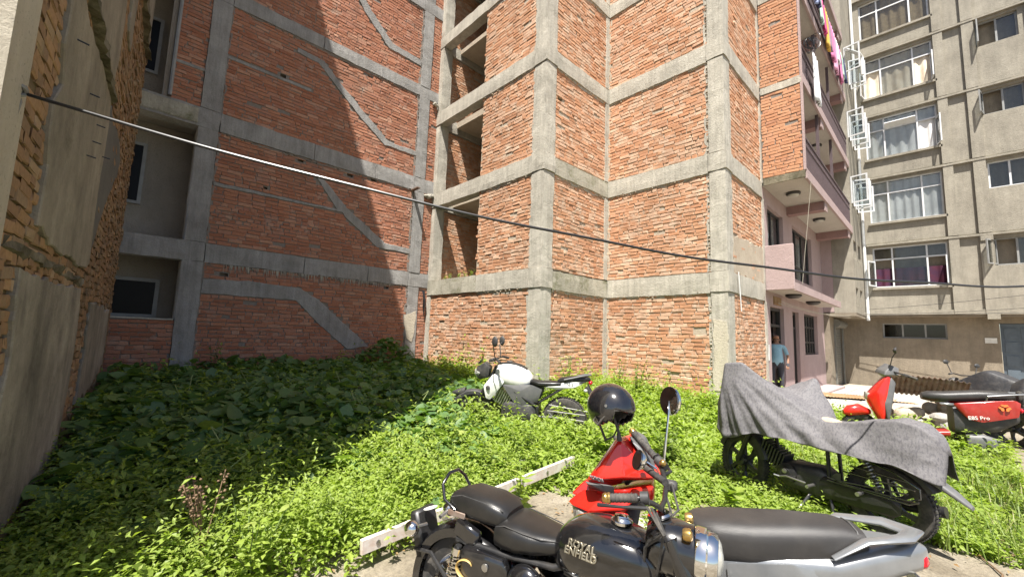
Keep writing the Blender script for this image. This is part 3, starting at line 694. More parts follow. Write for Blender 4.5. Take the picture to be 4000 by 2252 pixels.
def window_x(parent, x, y0, y1, z0, z1, mulls, transom=None, fr='white_frame', curtain=None, w=.05, name='window', gap=()):
    """window in a wall facing -x; frame depth 6 cm; mulls are y positions"""
    mb = MB(); a, b = x + .1, x + .16
    mb.bb(a, b, y0, y0 + w, z0, z1); mb.bb(a, b, y1 - w, y1, z0, z1); mb.bb(a + .002, b, y0 + w, y1 - w, z0, z0 + w); mb.bb(a + .002, b, y0 + w, y1 - w, z1 - w, z1)
    for y in mulls: mb.bb(a + .004, b, y - w / 2, y + w / 2, z0 + w, z1 - w)
    if transom: mb.bb(a + .006, b, y0 + w, y1 - w, transom - w / 2, transom + w / 2)
    f = mb.build(name, fr, parent)
    es = [y0] + list(mulls) + [y1]
    for i in range(len(es) - 1):
        for (za, zb) in ([(z0, transom), (transom, z1)] if transom else [(z0, z1)]):
            if (i, za == z0) in gap: continue
            MB().bb(x + .13, x + .135, es[i] + w / 2, es[i + 1] - w / 2, za + w / 2, zb - w / 2).build('pane', 'window_glass', f)
    rm = MB(); rm.bb(x + .9, x + .95, y0 - .3, y1 + .3, z0 - .3, z1 + .3); rm.bb(x + .26, x + .9, y0 - .3, y0 - .25, z0 - .3, z1 + .3); rm.bb(x + .26, x + .9, y1 + .25, y1 + .3, z0 - .3, z1 + .3); rm.bb(x + .26, x + .9, y0 - .25, y1 + .25, z1 + .25, z1 + .3); rm.bb(x + .26, x + .9, y0 - .25, y1 + .25, z0 - .3, z0 - .25)
    rm.build('room', 'room_dark', f)
    if curtain: curtain_x(f, x + .19, y0 + .03, y1 - .03, z0 + .03, z1 - .06 if curtain != 'curtain_red' else z0 + .75, curtain)
    return f
def curtain_x(parent, x, y0, y1, z0, z1, m, k=30, amp=.035, seed=None):
    seed = seed if seed is not None else rng.integers(1, 99); n = int((y1 - y0) * k) + 4; mb = MB(); rr = np.random.default_rng(seed)
    ph = np.cumsum(rr.uniform(.35, 1.1, n + 1)); vs = []
    for j in range(7):
        t = j / 6
        for i in range(n + 1):
            vs.append((x + amp * math.sin(ph[i]) * (.6 + .5 * t), y0 + (y1 - y0) * i / n, z1 + (z0 - z1) * t))
    mb.add(vs, [(j * (n + 1) + i, j * (n + 1) + i + 1, (j + 1) * (n + 1) + i + 1, (j + 1) * (n + 1) + i) for j in range(6) for i in range(n)])
    return mb.build('curtain', m, parent, True, angle=False)
def sash(parent, hinge, d, w, z0, z1, fr='white_frame', t=.045, name='casement_sash'):
    """open casement: from hinge (x,y) along unit d"""
    d = Vector((d[0], d[1], 0)).normalized(); h = Vector((hinge[0], hinge[1], 0)); mb = MB(); rot = Matrix.Rotation(math.atan2(d.y, d.x), 3, 'Z')
    for u0, u1, a, b in ((0, t, z0, z1), (w - t, w, z0, z1), (t, w - t, z0, z0 + t), (t, w - t, z1 - t, z1)):
        c = h + d * ((u0 + u1) / 2); mb.box((c.x, c.y, (a + b) / 2), (u1 - u0, .035 if u1 - u0 < t * 1.5 else .033, b - a), rot)
    f = mb.build(name, fr, parent); c = h + d * (w / 2)
    g = MB().box((c.x, c.y, (z0 + z1) / 2), (w - 2 * t, .006, z1 - z0 - 2 * t), rot).build('pane', 'window_glass', f); return f
# ================================================================== PINK BALCONY BUILDING
pb = empty('pink_building', (0, 0, 0), 0, 'pink painted building with railed balconies, ceiling lamps and a brick end wall', 'building')
ops = [(12.2, 13.75, 3.9, 5.2), (14.8, 17.4, 3.53, 5.2), (12.2, 13.5, .16, 2.5), (14.45, 15.2, .16, 2.5), (15.9, 17.85, 1.2, 2.53), (12.6, 13.6, 5.82, 7.8), (15.0, 17.2, 6.5, 7.8), (12.6, 13.6, 8.34, 10.3), (15.0, 17.2, 9.0, 10.3)]
wall_open('wall', 'pink_paint', pb, 'y', 3.11, .28, 11.845, 19.0, -.1, 13.2, ops)
def win_y(x0, x1, z0, z1, y, mulls, transom=None, fr='dark_frame', w=.06):
    mb = MB(); a, b = y + .1, y + .16
    mb.bb(x0, x0 + w, a, b, z0, z1); mb.bb(x1 - w, x1, a, b, z0, z1); mb.bb(x0 + w, x1 - w, a + .002, b, z0, z0 + w); mb.bb(x0 + w, x1 - w, a + .002, b, z1 - w, z1)
    for q in mulls: mb.bb(q - w / 2, q + w / 2, a + .004, b, z0 + w, z1 - w)
    for t in (transom or ()): mb.bb(x0 + w, x1 - w, a + .006, b, t - w / 2, t + w / 2)
    f = mb.build('window', fr, pb); MB().bb(x0 + w, x1 - w, y + .13, y + .135, z0 + w, z1 - w).build('pane', 'window_glass', f)
    mb = MB(); mb.bb(x0 - .1, x1 + .1, y + .7, y + .72, z0 - .1, z1 + .1); mb.build('room', 'room_dark', f)
    n = int((x1 - x0) * 12); vs = []
    for zz in (z0 + .05, z1 - .05): vs += [(x0 + (x1 - x0) * i / n, y + .26 + .03 * math.sin(i * 1.7), zz) for i in range(n + 1)]
    MB().add(vs, [(i, i + 1, n + 2 + i, n + 1 + i) for i in range(n) if abs(i - n * .45) > n * .12]).build('curtain', 'curtain_white', f, True, angle=False); return f
win_y(12.2, 13.75, 3.9, 5.2, 3.11, [12.95]); win_y(14.8, 17.4, 3.53, 5.2, 3.11, [15.65, 16.5], [4.0]); win_y(15.9, 17.85, 1.2, 2.53, 3.11, [16.3, 16.7, 17.1, 17.5], [1.6, 2.1])
win_y(15.0, 17.2, 6.5, 7.8, 3.11, [16]); win_y(15.0, 17.2, 9.0, 10.3, 3.11, [16])
rm = MB(); rm.bb(11.9, 13.8, 4.6, 4.64, .1, 2.9); rm.bb(13.75, 13.79, 3.4, 4.6, .1, 2.9); rm.bb(11.9, 15.6, 3.4, 4.6, .08, .12); rm.bb(14.2, 15.5, 3.9, 3.94, .1, 2.9); rm.bb(12.4, 13.8, 3.9, 3.94, 5.7, 10.6); rm.bb(11.9, 15.6, 3.4, 4.6, 2.9, 2.94)
rm.build('room', 'room_dark', pb)
for x0, x1 in ((12.2, 13.5), (14.45, 15.2)):
    mb = MB(); mb.bb(x0, x0 + .07, 3.2, 3.3, .16, 2.5); mb.bb(x1 - .07, x1, 3.2, 3.3, .16, 2.5); mb.bb(x0 + .07, x1 - .07, 3.202, 3.3, 2.42, 2.5); mb.bb(x0 + .07, x1 - .07, 3.204, 3.3, 1.98, 2.05)
    mb.build('door_frame', 'dark_frame', pb)
MB().bb(14.52, 15.13, 3.23, 3.27, .18, 1.97).build('door', 'dark_frame', pb)
for z in (5.62, 8.12, 10.72, 13.2):
    s0 = MB().bb(11.83, 19.0, 2.19, 3.108, z, z + .18).build('balcony_slab', 'soffit', pb)
    MB().bb(11.84, 19.0, 2.13, 2.188, z - .03, z + .22).build('slab_edge', 'pink_paint', s0)
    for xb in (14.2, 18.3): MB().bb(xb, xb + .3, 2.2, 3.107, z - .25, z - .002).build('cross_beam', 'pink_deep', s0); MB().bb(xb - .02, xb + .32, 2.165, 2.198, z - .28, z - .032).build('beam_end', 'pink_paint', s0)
    for xl, yl in ((12.9, 2.65), (16.2, 2.65)):
        lm = MB().lathe([(.17, 0), (.17, -.05), (.14, -.075)], (xl, yl, z - .001), (0, 0, 1), 18).build('ceiling_lamp', 'dark_frame', s0, True)
        MB().lathe([(.138, -.07), (.11, -.11), (.02, -.125)], (xl, yl, z), (0, 0, 1), 18).build('lamp_cover', 'lamp_glass', lm, True)
cn = MB().bb(11.87, 18.2, 2.52, 3.107, 2.87, 3.03).build('canopy', 'soffit', pb); MB().bb(11.92, 18.22, 2.47, 2.518, 2.85, 3.05).build('canopy_edge', 'pink_paint', cn)
for xl in (13.2, 15.6): MB().lathe([(.19, 0), (.19, -.05), (.12, -.1), (.02, -.11)], (xl, 2.8, 2.869), (0, 0, 1), 18).build('ceiling_lamp', 'dark_frame', cn, True)
MB().bb(11.79, 11.868, 2.47, 3.09, 2.86, 4.0, .012).build('canopy_side_panel', 'pink_paint', pb)
for z in (5.8, 8.3, 10.9):
    mb = MB(); mb.bb(11.9, 18.95, 2.16, 2.2, z + .88, z + .93); mb.bb(11.9, 18.95, 2.165, 2.195, z + .68, z + .70); mb.bb(11.9, 18.95, 2.165, 2.195, z + .08, z + .1)
    x = 11.96
    while x < 18.9: mb.bb(x, x + .018, 2.171, 2.189, z, z + .88); mb.torus((x + .055, 2.18, z + .78), (0, 1, 0), .045, .008, 8, 4); x += .115
    mb.build('railing', 'rail_paint', pb)
    for xp in (13.95, 16.0): MB().bb(xp, xp + .07, 2.2, 2.27, z, z + 2.31).build('post', 'rail_paint', pb)
st = MB(); st.bb(12.0, 18.8, 2.55, 3.1, -.1, .13, .01); st.build('doorstep', 'pink_paint', pb)
vt = MB(); vt.bb(12.5, 13.2, 3.09, 3.108, 2.56, 2.78)
for k in range(5): vt.bb(12.54 + k * .13, 12.62 + k * .13, 3.075, 3.092, 2.58, 2.76)
vt.build('vent_grille', 'rust_sheet', pb)
MB().bb(11.86, 12.0, 3.098, 3.109, 1.1, 1.5).build('number_plate', 'paper_white', pb)
# brick end wall of the balconies
bk = Bricks('brick_side', 'mortar_left', .083, .26, .014, 1.6, .01)
for z0, z1 in ((5.80, 8.07), (8.28, 10.68), (10.9, 13.15)): bk.panel((11.8, 0, 0), (0, 1, 0), (-1, 0, 0), 2.19, 3.07, z0, z1, core=.028)
bk.finish(pb, 300)
for z0, z1, mm in ((5.6, 5.79, 'ledge_old'), (8.075, 8.275, 'concrete_right'), (10.69, 10.89, 'concrete_right')): conc('slab_end', mm, pb, 11.775, 11.829, 2.15, 3.07, z0, z1)
MB().bb(11.78, 11.84, 2.135, 2.186, 5.8, 13.1).build('edge_strip', 'pink_paint', pb)
# return wall: pink then bare render
MB().bb(18.998, 19.02, 2.78, 3.108, 2.75, 13.2).build('return_wall', 'pink_paint', pb)
# ================================================================== GREY FACADE BUILDING
gb = empty('grey_building', (0, 0, 0), 0, 'grey rendered apartment building with curtained casement windows and thin floor ledges', 'building')
XU, XL = 21.55, 22.1
wz = [(3.85, 5.45), (6.45, 8.15), (9.1, 10.8), (11.7, 13.4), (14.35, 16.0)]
bz = [(4.45, 5.4), (7.17, 8.13), (9.87, 10.75), (12.46, 13.4), (15.1, 16.0)]
opsA = [(-.22, 1.85, a, b) for a, b in wz] + [(-2.32, -1.33, a, b) for a, b in bz] + [(-4.6, -2.9, a, b) for a, b in wz]
wall_open('wall', 'facade', gb, 'x', XU, .25, -7.0, 2.15, 2.78, 17.2, opsA)
cur = ['curtain_red', 'curtain_white', 'curtain_white', 'curtain_cream', 'net_curtain']
for i, (a, b) in enumerate(wz):
    wn = window_x(gb, XU, -.22, 1.85, a, b, [.32, 1.28], a + (b - a) * .7, curtain=cur[i], gap=((0, True), (2, True)) if i in (0, 3) else ((0, True),) if i == 2 else ())
    MB().bb(XU - .1, XU + .1, -.3, 1.9, a - .09, a - .005).build('sill', 'facade', wn)
    if i in (0, 3): sash(wn, (XU + .1, -.17), (-1, -.1 if i else .0), .5, a + .05, a + 1.05); sash(wn, (XU + .1, 1.8), (-1, .15 if i else .35), .5, a + .05, a + 1.05)
    if i == 2: sash(wn, (XU + .1, -.17), (-1, -.25), .5, a + .05, a + 1.12); MB().box((XU + .0, .8, b - .42), (.3, .9, .03), Matrix.Rotation(.5, 3, 'Y')).build('vent_sash', 'white_frame', wn)
    window_x(gb, XU, -4.6, -2.9, a, b, [-4.1, -3.4], a + (b - a) * .7, curtain=cur[(i + 2) % 4 + 1])
for i, (a, b) in enumerate(bz):
    wn = window_x(gb, XU, -2.32, -1.33, a, b, [-1.83], fr='grey_frame' if i != 1 else 'white_frame', gap=((1, True),) if i != 1 else ())
    if i != 1: sash(wn, (XU + .1, -1.37), (-1, .6 - .2 * i), .46, a + .04, b - .04, 'grey_frame')
for z in (5.56, 8.28, 10.9, 13.55, 16.2):
    mb = MB(); mb.bb(XU - .12, XU - .002, -7, 2.17, z - .05, z + .02); o = mb.build('floor_ledge', 'facade', gb)
    MB().bb(XU - .085, XU - .003, -7, 2.16, z + .021, z + .05).build('ledge_top', 'ledge_old', o)
for y0, y1 in ((-.52, -.26), (-1.3, -1.0), (-2.8, -2.5)):
    for za, zb in ((2.78, 5.508), (5.612, 8.228), (8.332, 10.848), (10.952, 13.498), (13.602, 16.14)): MB().bb(XU - .1, XU - .001, y0, y1, za, zb).build('pilaster', 'facade', gb)
for y0, y1 in ((-1.31, -1.02), (-2.81, -2.52)):
    for z in (2.61, 5.33): MB().bb(XU - .14, XU + .3, y0, y1, z, z + .168).build('beam_end', 'facade', gb)
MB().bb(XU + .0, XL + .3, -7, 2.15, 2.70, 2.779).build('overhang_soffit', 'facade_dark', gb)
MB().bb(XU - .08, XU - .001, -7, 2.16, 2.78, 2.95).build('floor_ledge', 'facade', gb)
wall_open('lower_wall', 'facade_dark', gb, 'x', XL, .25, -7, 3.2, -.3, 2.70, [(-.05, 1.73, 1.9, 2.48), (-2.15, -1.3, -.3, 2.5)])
window_x(gb, XL, -.05, 1.73, 1.9, 2.48, [.52, 1.15], fr='grey_frame')
dr = MB().bb(XL + .1, XL + .15, -2.13, -1.32, -.1, 2.48).build('door', 'blue_door', gb)
for k in range(5): MB().bb(XL + .075, XL + .099, -1.68, -1.4, .1 + k * .47, .45 + k * .47).build('door_panel', 'blue_door', dr); MB().bb(XL + .075, XL + .099, -2.06, -1.77, .1 + k * .47, .45 + k * .47).build('door_panel', 'blue_door', dr)
MB().bb(XL - .02, XL - .002, -1.22, -.94, 1.8, 1.98).build('notice_board', 'paper_white', gb)
# wing beside the balconies
opsW = [(19.15, 19.75, 3.0, 3.65), (20.2, 20.85, 3.0, 3.65), (19.15, 19.75, 4.7, 5.4), (20.2, 20.85, 4.7, 5.4)] + [(19.15, 19.75, z, z + 1.1) for z in (6.7, 9.3, 11.9)] + [(20.2, 20.85, z, z + 1.1) for z in (6.7, 9.3, 11.9)]
wall_open('wing_wall', 'facade', gb, 'y', 2.15, .25, 19.0, XU - .002, 2.72, 17, opsW)
MB().bb(19.001, 19.1, 2.402, 2.775, 2.72, 17).build('wing_return', 'facade', gb)
MB().bb(19.1, 21.5, 2.75, 2.8, 2.72, 16.9).build('wing_interior', 'room_dark', gb)
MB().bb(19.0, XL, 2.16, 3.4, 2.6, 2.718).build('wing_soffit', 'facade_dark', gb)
for k, (x, z) in enumerate([(19.2, 6.75), (19.7, 6.75), (20.25, 6.75), (20.8, 6.75), (19.2, 9.3), (19.7, 9.35), (20.25, 9.3), (20.8, 9.35), (19.2, 11.9), (20.25, 11.9), (20.8, 11.95)]):
    sash(gb, (x, 2.14), (.25 if k % 2 else -.2, -1), .5, z + .03, z + 1.05)
MB().tube([(21.42, 2.08, 2.55), (21.42, 2.08, 17)], .055, 12).build('drain_pipe', 'white_pipe', gb, True)
MB().tube([(19.0, 2.05, 12.75), (19.9, 1.75, 12.9), (20.1, 1.7, 12.85), (20.12, 1.7, 12.1)], .06, 10).build('waste_pipe', 'white_pipe', gb, True)
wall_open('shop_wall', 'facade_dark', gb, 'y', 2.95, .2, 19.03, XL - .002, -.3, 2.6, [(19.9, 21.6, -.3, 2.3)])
sh = MB(); n = 26
rings = []
for i in range(n * 2 + 1): z = -.1 + 2.35 * i / (2 * n); rings.append([(19.92, 2.99 + (.02 if i % 2 else 0), z), (21.58, 2.99 + (.02 if i % 2 else 0), z)])
so_ = MB().loft(rings, False, False).build('roller_shutter', 'shutter_metal', gb)
MB().lathe([(.16, 0), (.16, 1.7)], (19.9, 2.9, 2.38), (1, 0, 0), 14).build('shutter_box', 'shutter_metal', so_, True)
for x in (19.86, 21.6): MB().bb(x - .05, x + .05, 2.9, 2.948, -.1, 2.3).build('shutter_rail', 'shutter_metal', so_)
MB().bb(XU + .3, 30, -7, 8, 2.8, 17).build('building_core', 'facade_dark', gb)
MB().bb(XL + .3, 30, 3.5, 8, -.3, 2.75).build('building_core', 'facade_dark', gb)
# ================================================================== VEHICLES
mat('black_paint', (.008, .008, .009), .16, coat=.8, spec=.6, dust=.03)
mat('black_satin', (.016, .016, .017), .38, dust=.08)
mat('black_plastic', (.035, .035, .036), .55, dust=.2)
mat('grey_plastic', (.11, .11, .112), .5, dust=.15)
mat('leather', (.014, .0135, .013), .33, bmp=.25, bscale=240, bdist=.002, dust=.025)
mat('seat_vinyl', (.032, .03, .029), .4, bmp=.5, bscale=420, bdist=.003, dust=.05)
mat('rubber', (.028, .027, .026), .8, dust=.35)
mat('chrome', (.75, .75, .74), .06, 1.0, col2=(.66, .65, .63))
mat('steel', (.42, .41, .39), .35, .9, bmp=.1)
mat('alloy_dark', (.05, .05, .05), .45, .4, dust=.25)
mat('pewter', (.42, .37, .27), .35, .9)
mat('gold', (.55, .36, .12), .3, .9)
mat('gold_paint', (.45, .3, .1), .45)
mat('red_paint', (.62, .022, .012), .22, coat=.7, col2=(.56, .018, .012))
mat('red_shaded', (.36, .02, .015), .3, coat=.4, dust=.12)  # darker copy of red_paint: shade on the scooter's rear put into the colour, plus dust
mat('silver_paint', (.25, .26, .27), .32, .5, coat=.4, dust=.08)
mat('white_paint', (.78, .77, .74), .25, coat=.5, dust=.05)
mat('red_lens', (.5, .01, .02), .15)
mat('orange_decal', (.75, .2, .05), .4)
mat('lens_clear', (.55, .55, .5), .08, .2, col2=(.3, .3, .28), scale=30)
mat('blue_paint', (.03, .1, .5), .3)
m, n, l, b = _mat('bike_cover')
cc = ramp(n, l, noise(n, l, 32, 3, stretch=(1, 2.2, 1)), [(.38, (.088, .083, .09)), (.5, (.122, .116, .119)), (.62, (.138, .131, .134)), (.70, (.084, .08, .088))])
l.new(cc, b.inputs['Base Color']); b.inputs['Roughness'].default_value = .75
bump(n, l, b, noise(n, l, 9, 5), .35, .03)
mat('black_cover', (.025, .026, .03), .5, bmp=.3, bscale=9, bdist=.03, dust=.12)
V3 = Vector
def chull(pts, name, m, parent, bev=.012, M=None, seg=2):
    import bmesh
    bm = bmesh.new()
    for p in pts: bm.verts.new(p if M is None else M @ V3(p))
    r = bmesh.ops.convex_hull(bm, input=bm.verts[:])
    for g in set(r['geom_interior'] + r['geom_unused']):
        if isinstance(g, bmesh.types.BMVert) and g.is_valid: bm.verts.remove(g)
    bmesh.ops.dissolve_limit(bm, angle_limit=R_(4), verts=bm.verts[:], edges=bm.edges[:])
    if bev: bmesh.ops.bevel(bm, geom=bm.edges[:] + bm.verts[:], offset=bev, segments=seg, affect='EDGES', profile=.5, clamp_overlap=True)
    bmesh.ops.recalc_face_normals(bm, faces=bm.faces)
    me = bpy.data.meshes.new(name); bm.to_mesh(me); bm.free(); o = link(name, me, m, parent, True); me.set_sharp_from_angle(angle=R_(35)); return o
def arc(c, R, a0, a1, n): return [(c[0] + R * math.cos(R_(a0 + (a1 - a0) * i / n)), c[1] + R * math.sin(R_(a0 + (a1 - a0) * i / n))) for i in range(n + 1)]
def wheel(parent, x, y, R, w, kind='wire', M=None, rim='chrome', hubr=.05, tread=True, name='wheel'):
    c = (x, y, R); mb = MB(); mb.M = M
    r = w * .5; prof = [(R - 2 * r * .95, -w * .36), (R - r * 1.1, -w * .5), (R - r * .35, -w * .46), (R - r * .05, -w * .22), (R, 0), (R - r * .05, w * .22), (R - r * .35, w * .46), (R - r * 1.1, w * .5), (R - 2 * r * .95, w * .36)]
    mb.lathe(prof, c, (0, 1, 0), 48, cap=False)
    if tread:
        for i in range(56):
            a = 2 * math.pi * i / 56
            for sg in (-1, 1):
                p = V3((x + (R + .001) * math.cos(a), y + sg * w * .24, R + (R + .001) * math.sin(a)))
                rot = Matrix.Rotation(-a, 3, 'Y'); mb.box(p, (.007, w * .3, .020), rot)
    t = mb.build(name, 'rubber', parent, True, angle=35)
    rm = MB(); rm.M = M; rr = R - 2 * r * .95
    rm.lathe([(rr + .006, -w * .38), (rr - .012, -w * .34), (rr - .016, 0), (rr - .012, w * .34), (rr + .006, w * .38)], c, (0, 1, 0), 40, cap=False); rm.build('rim', rim, t, True)
    hb = MB(); hb.M = M; hb.lathe([(hubr * .5, -.075), (hubr, -.07), (hubr, -.03), (hubr * .75, 0), (hubr * 1.2, .03), (hubr * 1.2, .07), (hubr * .5, .075)], c, (0, 1, 0), 20); hb.build('hub', 'steel' if kind == 'wire' else 'alloy_dark', t, True)
    sp = MB(); sp.M = M
    if kind == 'wire':
        for i in range(36):
            a = 2 * math.pi * i / 36; b2 = a + (.9 if (i // 2) % 2 else -.9); sy = .05 if i % 2 else -.05
            sp.tube([(x + hubr * math.cos(b2), y + sy, R + hubr * math.sin(b2)), (x + rr * math.cos(a), y, R + rr * math.sin(a))], .0022, 5)
        sp.build('spokes', 'chrome', t)
    else:
        for i in range(kind):
            a = 2 * math.pi * i / kind + .4; e = V3((math.cos(a), 0, math.sin(a))); q = V3((-math.sin(a), 0, math.cos(a))); cc_ = V3(c)
            sp.loft([[cc_ + e * (hubr * .6) + q * s1 * .028 + V3((0, s2 * .02, 0)) for s1, s2 in ((-1, -1), (1, -1), (1, 1), (-1, 1))], [cc_ + e * (rr * .55) + q * (s1 * .016 + .01) + V3((0, s2 * .016, 0)) for s1, s2 in ((-1, -1), (1, -1), (1, 1), (-1, 1))], [cc_ + e * rr + q * s1 * .024 + V3((0, s2 * .018, 0)) for s1, s2 in ((-1, -1), (1, -1), (1, 1), (-1, 1))]])
        sp.build('spokes', 'alloy_dark', t)
    return t
def spring(parent, a, b, r, turns, m='chrome', wire=.006, body='black_satin', name='shock_absorber'):
    a, b = V3(a), V3(b); d = b - a; u = d.orthogonal().normalized(); w = d.normalized().cross(u); pts = []
    n = turns * 10
    for i in range(n + 1): t = i / n; an = 2 * math.pi * turns * t; pts.append(a + d * (.12 + .7 * t) + (u * math.cos(an) + w * math.sin(an)) * r)
    o = MB().tube([a, a + d * .5, b], [r * .55, r * .55, r * .45], 10).build(name, body, parent, True)
    MB().tube(pts, wire, 6).build('spring', m, o, True)
    MB().tube([a + d * .02, a + d * .14], r * 1.15, 12).build('collar', m, o, True); return o
def mudguard(parent, c, R, hw, a0, a1, m, name='mudguard', M=None, lip=.03, n=22):
    mb = MB(); mb.M = M; rings = []
    for i in range(n + 1):
        a = R_(a0 + (a1 - a0) * i / n); e = V3((math.cos(a), 0, math.sin(a)))
        prof = [(-hw, -lip), (-hw, -.004), (-hw * .75, .012), (0, .022), (hw * .75, .012), (hw, -.004), (hw, -lip), (hw * .93, -lip), (hw * .92, -.008), (0, .014), (-hw * .92, -.008), (-hw * .93, -lip)]
        rings.append([V3((c[0], c[1] + y, c[2])) + e * (R + h) for y, h in prof])
    mb.loft(rings); return mb.build(name, m, parent, True)
def mirror(parent, base, knee, head, nrm, r, shape='round', stalk='chrome', face='chrome', sr=.006):
    o = MB().tube([base, knee, head], sr, 8).build('mirror_stalk', stalk, parent, True)
    nrm = V3(nrm).normalized(); rz = 1.0 if shape == 'round' else .62
    mb = MB(); q = nrm.to_track_quat('Z', 'Y').to_matrix()
    def ring(rad, h): return [V3(head) + q @ V3((rad * math.cos(2 * math.pi * k / 24), rad * rz * math.sin(2 * math.pi * k / 24), h)) for k in range(24)]
    mb.loft([ring(r, .0), ring(r, -.012), ring(r * .8, -.03), ring(r * .3, -.042)]); sh = mb.build('mirror', 'chrome' if stalk == 'chrome' else 'black_plastic', o, True)
    MB().loft([ring(r * .94, .002), ring(r * .94, .004)]).build('mirror_glass', face, sh)
    return o
def text_mesh(parent, txt, size, M, m, ext=.004, name='lettering', spacing=1.0, align='CENTER', bev=.0008, shear=0):
    cu = bpy.data.curves.new(name, 'FONT'); cu.body = txt; cu.size = size; cu.extrude = ext; cu.bevel_depth = bev; cu.align_x = align; cu.align_y = 'CENTER'; cu.space_line = spacing; cu.resolution_u = 3; cu.shear = shear
    t = bpy.data.objects.new('tmp', cu); COL.objects.link(t); dg = bpy.context.evaluated_depsgraph_get(); dg.update()
    me = bpy.data.meshes.new_from_object(t.evaluated_get(dg)); bpy.data.objects.remove(t); bpy.data.curves.remove(cu)
    me.transform(M); me.materials.clear(); return link(name, me, m, parent)
def frameM(o, ux, uy):
    ux = V3(ux).normalized(); uz = ux.cross(V3(uy)).normalized(); uy = uz.cross(ux); return Matrix([[ux[i], uy[i], uz[i], o[i]] for i in range(3)] + [[0, 0, 0, 1]])
